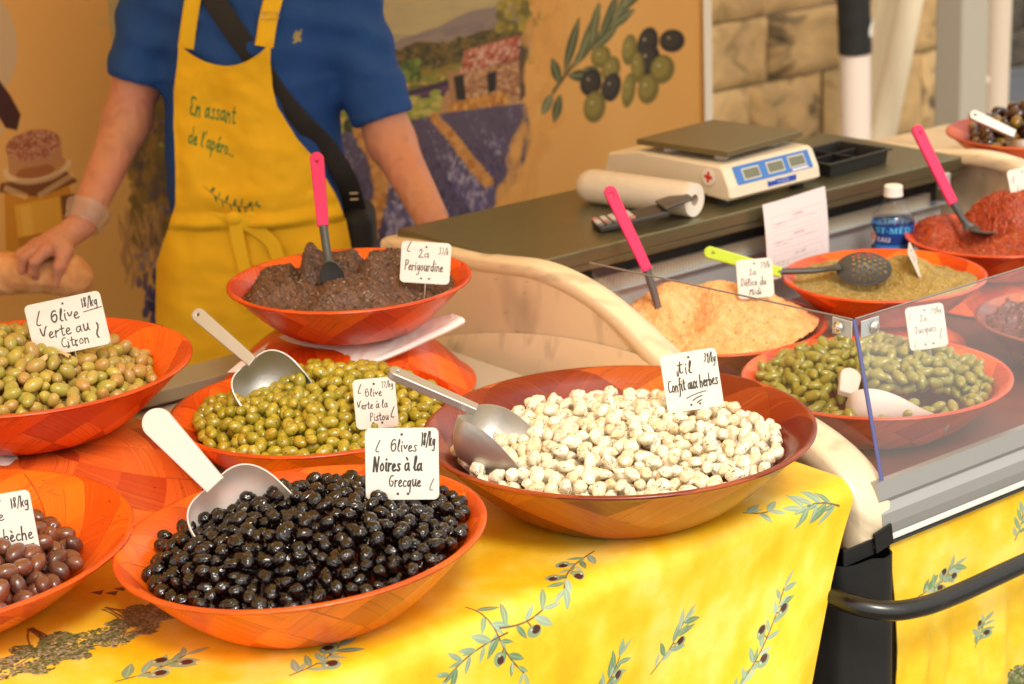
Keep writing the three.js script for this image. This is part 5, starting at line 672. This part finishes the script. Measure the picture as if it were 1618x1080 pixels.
    const pathS = (l, w0, w1) => { for (let i = 0; i < 260; i++) { const t = rnd(), f = t * (l.length - 1), j = Math.min(l.length - 2, Math.floor(f)), a = lerp(l[j][0], l[j + 1][0], f - j), y = lerp(l[j][1], l[j + 1][1], f - j), w = lerp(w0, w1, t); g.fillStyle = pick(['#c98b46', '#d79e58', '#b87838', '#cc9450']); g.beginPath(); g.ellipse(X(a + rr(-w, w)), Y(y + rr(-0.004, 0.004)), 5, 4, 0, 0, 7); g.fill(); } };
    pathS([[2.11, 0.955], [2.145, 0.9], [2.16, 0.84], [2.12, 0.75], [2.08, 0.66]], 0.004, 0.022); pathS([[2.29, 0.955], [2.33, 0.91], [2.37, 0.86], [2.42, 0.8]], 0.002, 0.009); pathS([[2.2, 0.66], [2.25, 0.72], [2.27, 0.8]], 0.015, 0.004);
    // wisps where the picture thins into the plain print
    dabs(420, () => { const y = rr(0.66, 1.7); return [2.585 - Math.max(0, 0.95 - y) * 0.5 + rr(-0.045, 0.05), y, pick(['rgba(226,168,88,.6)', 'rgba(220,160,80,.6)', 'rgba(214,158,82,.5)']), rr(0.006, 0.02), rr(0.01, 0.03), 0.2]; });
    dabs(420, () => [rr(1.63, 1.74), rr(0.82, 1.16), pick(['rgba(118,98,34,.75)', 'rgba(138,112,44,.65)', 'rgba(92,72,66,.65)', 'rgba(160,116,48,.6)']), rr(0.006, 0.014), rr(0.006, 0.018)]); dabs(120, () => [rr(1.60, 1.68), rr(0.76, 0.88), pick(['rgba(200,150,80,.6)', 'rgba(150,112,80,.5)']), 0.002, rr(0.012, 0.03), rr(-0.4, 0.4)]);
    // olive branch
    const leaf = (a, y, ang, l, w, c) => { g.save(); g.translate(X(a), Y(y)); g.rotate(-ang); g.fillStyle = c; g.beginPath(); g.moveTo(0, 0); g.quadraticCurveTo(l * k * 0.5, -w * k, l * k, 0); g.quadraticCurveTo(l * k * 0.5, w * k, 0, 0); g.fill(); g.strokeStyle = 'rgba(206,208,170,.5)'; g.lineWidth = 2; g.beginPath(); g.moveTo(4, 0); g.lineTo(l * k * 0.9, 0); g.stroke(); g.restore(); };
    g.strokeStyle = '#6a5a34'; g.lineWidth = 5; g.beginPath(); g.moveTo(X(2.60), Y(0.955)); g.quadraticCurveTo(X(2.68), Y(1.04), X(2.84), Y(1.13)); g.stroke();
    for (const [a, y, an, l] of [[2.63, 0.99, 1.2, 0.12], [2.65, 1.0, 0.75, 0.1], [2.66, 1.0, 1.05, 0.14], [2.70, 1.03, 0.5, 0.1], [2.70, 1.04, 1.3, 0.09], [2.72, 1.05, 0.95, 0.12], [2.75, 1.07, 0.3, 0.09], [2.76, 1.075, 0.8, 0.11], [2.78, 1.09, 0.55, 0.13], [2.68, 0.995, -0.4, 0.05], [2.62, 0.97, 1.9, 0.06], [2.64, 0.985, -0.1, 0.06], [2.80, 1.1, 1.1, 0.09], [2.60, 0.955, -2.2, 0.05], [2.62, 0.95, -1.9, 0.06]]) leaf(a, y, an, l, 0.024, pick(['#5c6038', '#737650', '#4c5230', '#8a8c68', '#66683f']));
    for (const [a, y, w, h, r, d] of [[2.868, 1.02, 0.028, 0.036, 0.4, 1], [2.93, 1.02, 0.03, 0.024, 0.2, 1], [2.815, 1.015, 0.024, 0.032, 0.2, 0], [2.727, 1.013, 0.028, 0.023, 0.2, 0], [2.87, 0.985, 0.032, 0.036, 0, 1], [2.755, 0.983, 0.03, 0.026, -0.3, 0], [2.84, 0.975, 0.02, 0.034, -0.1, 0], [2.905, 0.962, 0.03, 0.031, 0.3, 0], [2.698, 0.963, 0.028, 0.028, 0, 1], [2.755, 0.946, 0.032, 0.028, -0.5, 1], [2.81, 0.93, 0.022, 0.036, 0.25, 0], [2.868, 0.925, 0.029, 0.032, 0.1, 0], [2.706, 0.912, 0.029, 0.033, 0.1, 0]]) {
      g.fillStyle = d ? '#2a2118' : '#76692a'; g.beginPath(); g.ellipse(X(a), Y(y), w * k, h * k, r, 0, 7); g.fill(); g.fillStyle = d ? '#3a3024' : '#8f8138'; g.beginPath(); g.ellipse(X(a - w * 0.15), Y(y + h * 0.15), w * k * 0.7, h * k * 0.7, r, 0, 7); g.fill(); g.fillStyle = 'rgba(225,220,190,.75)'; g.beginPath(); g.ellipse(X(a - w * 0.25), Y(y + h * 0.3), w * k * 0.12, h * k * 0.1, r, 0, 7); g.fill(); }
    // oil jar with its cork, part of a bottle, a dark pod
    poly('#cf8a1e', [[1.395, 0.965], [1.515, 0.965], [1.52, 0.86], [1.385, 0.855]]); poly('#e6aa36', [[1.41, 0.935], [1.495, 0.935], [1.495, 0.865], [1.41, 0.865]]); poly('#7c4a1c', [[1.39, 0.976], [1.512, 0.976], [1.532, 0.955], [1.46, 0.94], [1.385, 0.962]]);
    g.fillStyle = 'rgba(246,196,84,.55)'; g.fillRect(X(1.42), Y(0.93), 0.02 * k, 0.06 * k); g.fillStyle = 'rgba(150,84,10,.6)'; g.fillRect(X(1.41), Y(0.878), 0.086 * k, 0.014 * k); g.strokeStyle = 'rgba(240,205,160,.6)'; g.lineWidth = 6; g.beginPath(); g.moveTo(X(1.395), Y(0.968)); g.lineTo(X(1.435), Y(0.944)); g.moveTo(X(1.525), Y(0.968)); g.lineTo(X(1.455), Y(0.942)); g.stroke(); g.fillStyle = '#7c4a1c'; g.fillRect(X(1.497), Y(0.935), 0.026 * k, 0.075 * k);
    g.fillStyle = '#c88a50'; g.beginPath(); g.ellipse(X(1.46), Y(0.992), 0.054 * k, 0.022 * k, 0, 0, 7); g.fill(); g.fillStyle = 'rgba(140,70,30,.5)'; g.beginPath(); g.ellipse(X(1.455), Y(0.985), 0.036 * k, 0.012 * k, 0, 0, 7); g.fill(); g.fillStyle = '#c08a5c'; g.fillRect(X(1.408), Y(1.03), 0.1 * k, 0.036 * k); g.fillStyle = '#b87a58'; g.beginPath(); g.ellipse(X(1.457), Y(1.03), 0.051 * k, 0.026 * k, 0, 0, 7); g.fill();
    dabs(420, () => { const f = rr(0, 6.28), q = Math.sqrt(rnd()); return [1.457 + Math.cos(f) * q * 0.049, 1.03 + Math.sin(f) * q * 0.024, pick(['#8f4f38', '#d29c7a', '#a8644a', '#c68a68']), 0.0026, 0.0018]; }); g.strokeStyle = 'rgba(236,205,165,.7)'; g.lineWidth = 6; g.beginPath(); g.ellipse(X(1.46), Y(0.995), 0.059 * k, 0.026 * k, 0, 0, 3.3); g.stroke();
    g.strokeStyle = '#cdb08a'; g.lineWidth = 24; g.beginPath(); g.ellipse(X(1.375), Y(1.21), 0.052 * k, 0.075 * k, 0, -1.2, 1.4); g.stroke(); poly('#43201a', [[1.395, 1.17], [1.425, 1.12], [1.44, 1.085], [1.43, 1.06], [1.41, 1.068], [1.395, 1.1], [1.38, 1.13]]); poly('#c8b498', [[1.38, 1.1], [1.398, 1.085], [1.405, 1.06], [1.38, 1.06]]);
    dabs(90, () => [rr(1.36, 1.45), rr(0.825, 0.858), pick(['#e0b02c', '#c8921c', '#8a6a1a', '#e8c860']), rr(0.006, 0.014), rr(0.004, 0.008)]);
  });
  const g = sheet(90, 20, (u, v) => { const a = lerp(A, B, u), y = lerp(Y1, Y0, v); return P(a, y, 3.15 + 0.007 * Math.sin(a * 5.2 + y) + 0.02 * sm(a, 2.72, 2.84) - 0.03 * sm(a, 2.86, 3.02) + 0.004 * Math.sin(a * 13)); }, 0.0015, (u, v) => [u, 1 - v]);
  const t = thing('printed_banner', 'ochre banner printed with lavender field, stone hut and olive branch', 'banner'); part(t, 'banner_cloth', g, std([0.94, 0.92, 0.9], 0.6, { map }));
  part(t, 'white_hem', sheet(2, 20, (u, v) => P(3.0 + 0.034 * u, lerp(2.2, 0.3, v), 3.143 - 0.03 + 0.012 * u + 0.02), 0.003), std([0.78, 0.7, 0.58], 0.6));
  part(t, 'top_rail', sweep([P(A - 0.02, 2.2, 3.16), P(3.05, 2.2, 3.16)], () => [0.014, 0.014], V(0, 1, 0), 4, 12), std([0.6, 0.6, 0.6], 0.4, { metalness: 1 }));
}
// ---------------------------------------------------------------- the stallholder
{
  const per = thing('person', 'stallholder in blue polo shirt and yellow bib apron, arms lowered, behind the table', 'person', P(1.676, 0, 2.815)); per.rotation.y = -38 * D2R;
  const smin = (a, b, k) => { const h = Math.max(k - Math.abs(a - b), 0) / k; return Math.min(a, b) - h * h * k * 0.25; };
  const cap = (p, a, b, ra, rb, sz = 1) => { const bx = b[0] - a[0], by = b[1] - a[1], bz = (b[2] - a[2]) * sz, px = p[0] - a[0], py = p[1] - a[1], pz = (p[2] - a[2]) * sz, h = clamp((px * bx + py * by + pz * bz) / (bx * bx + by * by + bz * bz + 1e-9), 0, 1), dx = px - bx * h, dy = py - by * h, dz = pz - bz * h; return Math.sqrt(dx * dx + dy * dy + dz * dz) - lerp(ra, rb, h); };
  const sL = [-0.122, 1.315, -0.015], eL = [-0.192, 1.09, 0.02], wL = [-0.252, 0.957, 0.15], sR = [0.155, 1.308, -0.015], eR = [0.232, 1.045, 0.04], wR = [0.296, 0.938, 0.15];
  const torso = (p, g = 0) => { let d = cap(p, [0.006, 0.80, -0.01], [0.006, 1.0, 0], 0.142 + g, 0.124 + g, 1.38); d = smin(d, cap(p, [0.006, 1.0, 0], [0.014, 1.2, -0.005], 0.124 + g, 0.138 + g, 1.38), 0.05); d = smin(d, cap(p, [sL[0] + 0.03, 1.31, -0.02], [sR[0] - 0.03, 1.305, -0.02], 0.058 + g, 0.058 + g), 0.09); return d; };
  const legs = (p, g = 0) => Math.min(smin(cap(p, [-0.075, 0.8, -0.01], [-0.085, 0.44, -0.005], 0.085 + g, 0.058 + g), cap(p, [-0.085, 0.44, -0.005], [-0.09, 0.07, -0.03], 0.058 + g, 0.04 + g), 0.04), smin(cap(p, [0.09, 0.8, -0.01], [0.1, 0.44, -0.005], 0.085 + g, 0.058 + g), cap(p, [0.1, 0.44, -0.005], [0.105, 0.07, -0.03], 0.058 + g, 0.04 + g), 0.04));
  const body = (p) => {
    let d = smin(torso(p), legs(p), 0.06);
    d = smin(d, cap(p, [0.015, 1.33, -0.02], [0.017, 1.43, 0.0], 0.055, 0.05), 0.05);
    let hd = Math.sqrt(((p[0] - 0.018) / 0.075) ** 2 + ((p[1] - 1.535) / 0.105) ** 2 + ((p[2] - 0.005) / 0.092) ** 2); hd = (hd - 1) * 0.075; hd = smin(hd, cap(p, [0.018, 1.465, 0.045], [0.018, 1.47, 0.055], 0.036, 0.034), 0.04); hd = smin(hd, cap(p, [0.018, 1.545, 0.092], [0.018, 1.515, 0.106], 0.008, 0.013), 0.018); for (const s of [-1, 1]) hd = smin(hd, cap(p, [0.018 + s * 0.077, 1.545, -0.005], [0.018 + s * 0.08, 1.51, 0.0], 0.012, 0.009), 0.008);
    d = smin(d, hd, 0.03);
    d = smin(d, smin(cap(p, sL, eL, 0.045, 0.036), cap(p, eL, wL, 0.037, 0.0235), 0.02), 0.03);
    d = smin(d, smin(cap(p, sR, eR, 0.046, 0.037), cap(p, eR, wR, 0.037, 0.027), 0.02), 0.03);
    return d;
  };
  const mcMesh = (res, c, half, sdf) => {
    const mc = new MarchingCubes(res, new THREE.MeshStandardMaterial(), false, false, 400000), n = mc.size, q = [0, 0, 0]; mc.isolation = 0;
    for (let k = 0; k < n; k++) for (let j = 0; j < n; j++) for (let i = 0; i < n; i++) { q[0] = c[0] + (i - mc.halfsize) / mc.halfsize * half; q[1] = c[1] + (j - mc.halfsize) / mc.halfsize * half; q[2] = c[2] + (k - mc.halfsize) / mc.halfsize * half; mc.field[k * mc.size2 + j * n + i] = -sdf(q); }
    mc.update(); const m = mc.count ?? mc.geometry.drawRange.count, pos = new Float32Array(m * 3);
    for (let i = 0; i < m * 3; i++) pos[i] = mc.positionArray[i] * half + c[i % 3];
    let g = new THREE.BufferGeometry(); g.setAttribute('position', new THREE.BufferAttribute(pos, 3)); g = mergeVertices(g, 1e-5); g.computeVertexNormals(); g.setAttribute('uv', new THREE.Float32BufferAttribute(new Float32Array(g.attributes.position.count * 2), 2)); return g;
  };
  // hands: each finger its own chain
  const hand = (w, palm, knuckles, th) => (p) => {
    let d = cap(p, w, palm, 0.0235, 0.02, 1.2); for (let i = 0; i < 4; i++) d = smin(d, cap(p, palm, knuckles[i][0], 0.017, 0.0105), 0.012);
    for (const [a, b, c, e] of knuckles) { let f = smin(cap(p, a, b, 0.0098, 0.0088), cap(p, b, c, 0.0088, 0.0078), 0.003); f = smin(f, cap(p, c, e, 0.0078, 0.0068), 0.003); d = smin(d, f, 0.005); }
    let t = smin(cap(p, th[0], th[1], 0.0125, 0.0105), cap(p, th[1], th[2], 0.0102, 0.008), 0.004); return smin(d, t, 0.008);
  };
  const hL = hand(wL, [-0.285, 0.936, 0.178], [[[-0.298, 0.932, 0.214], [-0.315, 0.918, 0.226], [-0.321, 0.9, 0.22], [-0.319, 0.886, 0.206]], [[-0.312, 0.935, 0.2], [-0.333, 0.921, 0.212], [-0.34, 0.902, 0.209], [-0.338, 0.887, 0.199]], [[-0.32, 0.934, 0.184], [-0.343, 0.922, 0.193], [-0.351, 0.904, 0.192], [-0.349, 0.89, 0.186]], [[-0.321, 0.93, 0.168], [-0.34, 0.92, 0.173], [-0.348, 0.905, 0.172], [-0.347, 0.893, 0.168]]], [[-0.272, 0.928, 0.196], [-0.281, 0.905, 0.214], [-0.288, 0.878, 0.212]]);
  const hR = hand(wR, [0.318, 0.912, 0.185], [[[0.318, 0.893, 0.214], [0.319, 0.878, 0.234], [0.32, 0.866, 0.25], [0.32, 0.857, 0.262]], [[0.331, 0.893, 0.21], [0.338, 0.876, 0.232], [0.342, 0.864, 0.25], [0.344, 0.854, 0.263]], [[0.342, 0.895, 0.203], [0.354, 0.879, 0.224], [0.361, 0.868, 0.241], [0.365, 0.859, 0.252]], [[0.35, 0.899, 0.193], [0.365, 0.885, 0.209], [0.373, 0.876, 0.221], [0.378, 0.869, 0.229]]], [[0.3, 0.905, 0.19], [0.29, 0.885, 0.212], [0.29, 0.87, 0.232]]);
  const skin = std([0.56, 0.27, 0.15], 0.5, { sheen: 0.2, sheenColor: new THREE.Color(0.6, 0.35, 0.25) });
  const bodyG = (merged([mcMesh(138, [0, 0.84, 0], 0.9, body), mcMesh(62, [-0.3, 0.92, 0.185], 0.095, hL), mcMesh(62, [0.33, 0.9, 0.2], 0.095, hR)]));
  { const p = bodyG.attributes.position, c = new Float32Array(p.count * 3); for (let i = 0; i < p.count; i++) { const x = p.getX(i), y = p.getY(i), z = p.getZ(i), a = 1 + 0.1 * fbm(x * 30, y * 22, z * 30, 3) - (noise(x * 260, y * 90, z * 260) > 0.36 ? 0.16 : 0); c[3 * i] = 0.56 * a; c[3 * i + 1] = 0.235 * a * (1 + 0.1 * noise(x * 18, y * 18, z * 18)); c[3 * i + 2] = 0.14 * a; } bodyG.setAttribute('color', new THREE.BufferAttribute(c, 3)); skin.vertexColors = true; skin.color.set(1, 1, 1); }
  part(per, 'body', bodyG, skin);
  part(per, 'hair', mcMesh(64, [0.018, 1.56, -0.01], 0.16, (p) => { const h = (Math.sqrt(((p[0] - 0.018) / 0.081) ** 2 + ((p[1] - 1.545) / 0.108) ** 2 + ((p[2] + 0.004) / 0.098) ** 2) - 1) * 0.08 + 0.004 * noise(p[0] * 60, p[1] * 60, p[2] * 60); return Math.max(h, p[2] * 0.9 - 0.03 - (p[1] - 1.58) * 0.9, 1.5 - p[1] - 0.02); }), std([0.05, 0.035, 0.025], 0.7));
  for (const s of [-1, 1]) { const e = part(per, 'eye', new THREE.SphereGeometry(0.011, 16, 12), std([0.75, 0.72, 0.68], 0.25)); e.position.set(0.018 + s * 0.031, 1.545, 0.0785); part(e, 'iris', new THREE.SphereGeometry(0.0055, 12, 8).translate(0, 0, 0.0068), std([0.08, 0.05, 0.03], 0.2)); }
  part(per, 'mouth', sweep([V(-0.006, 1.482, 0.087), V(0.018, 1.4825, 0.0935), V(0.042, 1.482, 0.087)], () => [0.004, 0.0035], V(0, 1, 0), 14, 10), std([0.45, 0.17, 0.13], 0.5));
  // polo shirt with short sleeves, gathered at the waist
  const dot = (p, a, n) => (p[0] - a[0]) * n[0] + (p[1] - a[1]) * n[1] + (p[2] - a[2]) * n[2];
  const nl = V(eL[0] - sL[0], eL[1] - sL[1], eL[2] - sL[2]).normalize().toArray(), nr = V(eR[0] - sR[0], eR[1] - sR[1], eR[2] - sR[2]).normalize().toArray();
  const shirtS = (p) => {
    const y = p[1], fold = 0.007 * fbm(p[0] * 9 + p[1] * 8, p[1] * 15 - p[0] * 10, p[2] * 8, 3) + 0.003 * Math.sin(y * 95 + p[0] * 40 + 3 * noise(p[0] * 9, y * 9, 0)) * sm(y, 1.16, 0.98);
    let d = torso(p, 0.009) + fold; d = Math.max(d, 0.76 - y); d = Math.max(d, -cap(p, [0.015, 1.34, 0.01], [0.017, 1.5, 0.02], 0.052, 0.07));
    let a = Math.max(cap(p, sL, eL, 0.058, 0.046) + fold, dot(p, [-0.172, 1.152, 0], nl)), b = Math.max(cap(p, sR, eR, 0.06, 0.049) + fold, dot(p, [0.223, 1.073, 0], nr)); return smin(smin(d, a, 0.03), b, 0.03);
  };
  const shirtG = mcMesh(112, [0.03, 1.07, -0.01], 0.36, shirtS); { const p = shirtG.attributes.position, n = shirtG.attributes.normal, uv = shirtG.attributes.uv; for (let i = 0; i < p.count; i++) { const f = n.getZ(i) > 0.1; uv.setXY(i, f ? (p.getX(i) + 0.35) / 0.75 : 0.01, f ? (p.getY(i) - 0.7) / 0.75 : 0.01); } }
  const shirtMap = canvasTex(1024, 1024, (g, w, h) => { const img = g.createImageData(w, h), d = img.data; for (let i = 0; i < w * h; i++) { const x = i % w, y = (i / w) | 0, t = 0.5 + noise(x / 60, y / 60, 3) * 0.3 + (((x ^ y) & 1) ? 0.1 : -0.1); d[4 * i] = 18 + 8 * t; d[4 * i + 1] = 66 + 14 * t; d[4 * i + 2] = 134 + 22 * t; d[4 * i + 3] = 255; } g.putImageData(img, 0, 0); seed = 4; g.strokeStyle = '#b09a5a'; g.lineWidth = 3; const ex = (0.098 + 0.35) / 0.75 * w, ey = (1 - (1.225 - 0.7) / 0.75) * h; for (let i = 0; i < 9; i++) { g.beginPath(); g.moveTo(ex + rr(-12, 12), ey + rr(-14, 14)); g.quadraticCurveTo(ex + rr(-12, 12), ey + rr(-14, 14), ex + rr(-12, 12), ey + rr(-14, 14)); g.stroke(); } });
  part(per, 'polo_shirt', shirtG, std([0.86, 0.86, 0.86], 0.85, { map: shirtMap }));
  part(per, 'sleeve_hem', merged([[[-0.172, 1.152, 0.005], nl, 0.0475], [[0.223, 1.073, 0.028], nr, 0.0505]].map(([c, n, r]) => new THREE.TorusGeometry(r, 0.0018, 8, 40).applyQuaternion(new THREE.Quaternion().setFromUnitVectors(V(0, 0, 1), V(...n))).translate(...c).translate(-n[0] * 0.02, -n[1] * 0.02, -n[2] * 0.02))), std([0.008, 0.05, 0.19], 0.85));
  part(per, 'trousers', mcMesh(84, [0.01, 0.44, -0.01], 0.42, (p) => Math.max(smin(legs(p, 0.012), cap(p, [0.006, 0.82, -0.01], [0.006, 0.86, -0.01], 0.148, 0.14, 1.38), 0.04) + 0.003 * noise(p[0] * 20, p[1] * 30, p[2] * 20), p[1] - 0.83, 0.08 - p[1])), std([0.03, 0.035, 0.06], 0.85));
  for (const x of [-0.09, 0.105]) part(per, 'shoe', box(0.085, 0.075, 0.25, 0.035, x, 0.04, 0.03), std([0.02, 0.02, 0.02], 0.6));
  // apron: hangs on the front of the body
  const front = (x, y) => { const cx = clamp(x, -0.1, 0.112), p = [cx, y, 0.2]; let z = 0.2; for (let i = 0; i < 40; i++) { p[2] = z; const d = smin(torso(p, 0.012), cap(p, [0.006, 0.1, -0.01], [0.006, 0.84, -0.01], 0.205, 0.19, 1.38), 0.03); if (d < 0.0008) break; z -= Math.max(d * 0.8, 0.0006); } return z - (x - cx) ** 2 * 14; };
  const L = [[1.226, -0.084], [1.19, -0.09], [1.15, -0.099], [1.098, -0.105], [1.03, -0.107], [0.97, -0.112], [0.93, -0.128], [0.865, -0.157], [0.77, -0.17], [0.65, -0.174], [0.42, -0.18]], Rr = [[1.226, 0.060], [1.19, 0.056], [1.15, 0.056], [1.121, 0.061], [1.07, 0.086], [1.023, 0.117], [0.97, 0.142], [0.935, 0.152], [0.888, 0.158], [0.77, 0.17], [0.42, 0.185]];
  const at = (T, y) => { for (let i = 0; i < T.length - 1; i++) if (y <= T[i][0] && y >= T[i + 1][0]) return lerp(T[i][1], T[i + 1][1], (T[i][0] - y) / (T[i][0] - T[i + 1][0])); return y > T[0][0] ? T[0][1] : T[T.length - 1][1]; };
  const apMap = canvasTex(1024, 1024, (g, w, h) => { seed = 61; const img = g.createImageData(w, h), d = img.data; for (let i = 0; i < w * h; i++) { const x = i % w, y = (i / w) | 0, t = 0.5 + 0.6 * fbm(x / 120, y / 120, 2, 3) + noise(x / 2.2, y / 2.2, 7) * 0.12; d[4 * i] = 234 + 10 * t; d[4 * i + 1] = 180 + 16 * t; d[4 * i + 2] = 6 + 22 * t; d[4 * i + 3] = 255; } g.putImageData(img, 0, 0);
    const X = (x) => (x + 0.2) / 0.4 * w, Y = (y) => (1 - (y - 0.42) / 0.83) * h; const o = { col: '#2f7a44', lw: 0.12, slant: 0.3 };
    write(g, 'En assant', X(-0.078), Y(1.112), 40, { ...o, ang: 0.1 }); write(g, "de l'apéro...", X(-0.083), Y(1.069), 34, { ...o, ang: 0.16 }); const keep = leafCols.splice(0, 5, '#1f5c30', '#2c6a38', '#1a4c28', '#2f7040', '#246034'); sprigDraw(g, X(-0.062), Y(1.0), 0.12, 210, 13, 0, 0.6); leafCols.splice(0, 5, ...keep); });
  const apr = part(per, 'apron', sheet(56, 130, (u, v) => { const yt = 1.226 - 0.037 * Math.sin(Math.PI * u) ** 0.7; let y = lerp(1.226, 0.42, v); y = y > 1.1 ? lerp(1.1, yt, (y - 1.1) / 0.126) : y; const yy = lerp(1.226, 0.42, v), x = lerp(at(L, yy), at(Rr, yy), u), k = sm(y, 1.05, 0.95), sk = sm(y, 0.93, 0.8); let z = front(x, y) + 0.006; z += 0.0085 * fbm(x * 20 + y * 8, y * 22, 3, 3) + k * 0.005 * Math.sin(y * 70 + x * 26) * (1 - sk) + sk * (0.006 * Math.sin(x * 52 + y * 6) + 0.006 * fbm(x * 16, y * 12, 9, 3)); z += 0.006 * bump(x, y, -0.02, 0.985, 0.1, 0.012, 1) - 0.006 * bump(x, y, 0, 0.955, 0.2, 0.007, 1); return V(x, y, z + sk * 0.012); }, 0.0016, (u, v, q) => [(q.x + 0.2) / 0.4, (q.y - 0.42) / 0.83]), std([0.93, 0.9, 0.85], 0.85, { map: apMap, side: THREE.DoubleSide }));
  const yel = std([0.8, 0.48, 0.008], 0.85), on = (x, y, o = 0.006) => V(x, y, (() => { const p = [x, y, 0.2]; let z = 0.25; for (let i = 0; i < 60; i++) { p[2] = z; const d = shirtS(p); if (d < 0.0005) break; z -= Math.max(d * 0.8, 0.0008); if (z < -0.1) break; } return z; })() + o);
  const ribbon = (name, pts, w, t, mat, n = 26) => part(per, name, sweep(pts, () => [w, t], V(0, 0, 1), n, 10, false), mat);
  ribbon('apron_strap', [on(-0.076, 1.215), on(-0.066, 1.26), on(-0.054, 1.31), V(-0.045, 1.36, 0.0), V(-0.03, 1.385, -0.06)], 0.0125, 0.0016, yel); ribbon('apron_strap', [on(0.048, 1.215), on(0.058, 1.26), on(0.072, 1.305), V(0.074, 1.355, 0.0), V(0.05, 1.385, -0.06)], 0.0145, 0.0016, yel);
  const bk = part(per, 'strap_buckle', new THREE.TorusGeometry(0.014, 0.0014, 6, 4).rotateZ(Math.PI / 4).scale(1.25, 0.55, 1), std([0.7, 0.6, 0.4], 0.3, { metalness: 1 })); bk.position.copy(on(0.061, 1.262, 0.0105));
  const fz = (x, y, o) => V(x, y, front(x, y) + o); ribbon('apron_tie', [fz(-0.108, 0.968, 0.012), fz(-0.07, 0.955, 0.014), fz(-0.02, 0.947, 0.016), fz(0.03, 0.953, 0.015), fz(0.085, 0.968, 0.011), fz(0.13, 0.985, 0.010)], 0.0085, 0.0013, yel, 40);
  part(per, 'tie_knot', new THREE.SphereGeometry(0.013, 18, 12).scale(1.1, 0.9, 0.6).translate(-0.018, 0.948, front(-0.018, 0.948) + 0.018), yel); ribbon('tie_end', [fz(-0.016, 0.945, 0.02), fz(-0.014, 0.915, 0.016), fz(-0.006, 0.86, 0.014), fz(-0.004, 0.80, 0.014)], 0.011, 0.001, yel); ribbon('tie_end', [fz(-0.014, 0.945, 0.02), fz(0.012, 0.932, 0.016), fz(0.04, 0.905, 0.015), fz(0.052, 0.85, 0.014), fz(0.056, 0.80, 0.014)], 0.011, 0.001, yel);
  // thin clear glove cuff at the left wrist
  part(per, 'glove_cuff', grid(10, 30, (u, v) => { const f = v * 6.2832, r = 0.029 + 0.008 * u + 0.003 * noise(Math.cos(f) * 2, Math.sin(f) * 2, u * 3); const d = V(wL[0] - eL[0], wL[1] - eL[1], wL[2] - eL[2]).normalize(), x = V(0, 0, 0).crossVectors(d, V(0, 1, 0)).normalize(), y = V(0, 0, 0).crossVectors(x, d); return V(...wL).addScaledVector(d, 0.004 - 0.032 * u).addScaledVector(x, Math.cos(f) * r).addScaledVector(y, Math.sin(f) * r); }), std([0.85, 0.78, 0.7], 0.4, { transmission: 0.8, thickness: 0, side: THREE.DoubleSide }));
  per.updateMatrixWorld(true); const toW = (v) => v.clone().applyMatrix4(per.matrixWorld);
  // shoulder bag
  const bagT = thing('shoulder_bag', 'black shoulder bag with a diagonal strap worn over the blue shirt', 'bag', per.position.clone()); bagT.rotation.copy(per.rotation); const blk = std([0.014, 0.012, 0.011], 0.75);
  part(bagT, 'strap', sweep([V(-0.05, 1.36, -0.02), on(-0.03, 1.30, 0.004), on(-0.002, 1.25, 0.004), on(0.03, 1.197, 0.004), on(0.06, 1.14, 0.004), on(0.098, 1.085, 0.005), on(0.125, 1.05, 0.006), V(0.158, 0.985, 0.055), V(0.167, 0.93, 0.03)], () => [0.0175, 0.0018], V(0, 0, 1), 50, 10, false), blk);
  part(bagT, 'pouch', box(0.055, 0.2, 0.13, 0.024, 0.168, 0.835, 0.0), blk); for (const y of [0.965, 0.955]) part(bagT, 'buckle', box(0.014, 0.003, 0.003, 0.001, 0.168, y, 0.055), std([0.7, 0.62, 0.5], 0.3, { metalness: 1 }));
  // what he holds
  const cr = dataTex(256, 128, (u, v) => { const s = tileNoise(u, v * 0.4, 14, 4, 4), f = tileNoise(u, v, 30, 6, 3); return [0.86 + 0.2 * s, 0.68 + 0.26 * s + 0.05 * f, 0.5 + 0.28 * s]; }, true);
  const loaf = thing('bread_loaf', 'long rough crusted pale loaf held in the left hand side grip', 'bread', per.position.clone()); loaf.rotation.copy(per.rotation); loaf.userData.label = 'long pale rough crusted loaf gripped by the stallholder at the left edge';
  part(loaf, 'crust', grid(120, 40, (u, v) => { const f = v * 6.2832, x = lerp(-0.236, -0.6, u), e = Math.min(1, Math.sqrt(u * 16), Math.sqrt((1 - u) * 10)), r = (0.031 + 0.003 * Math.sin(u * 20)) * e * (1 + 0.16 * fbm(x * 22, Math.cos(f) * 1.6, Math.sin(f) * 1.6, 4) + 0.1 * Math.abs(noise(x * 60, Math.cos(f) * 3, 2))); return V(x, 0.885 + 0.03 * (u - 0.2) + Math.cos(f) * r, 0.185 + Math.sin(f) * r); }), std([0.9, 0.74, 0.6], 0.8, { map: cr, bumpMap: cr, bumpScale: 0.002 }));
}
renderer.render(scene, camera);
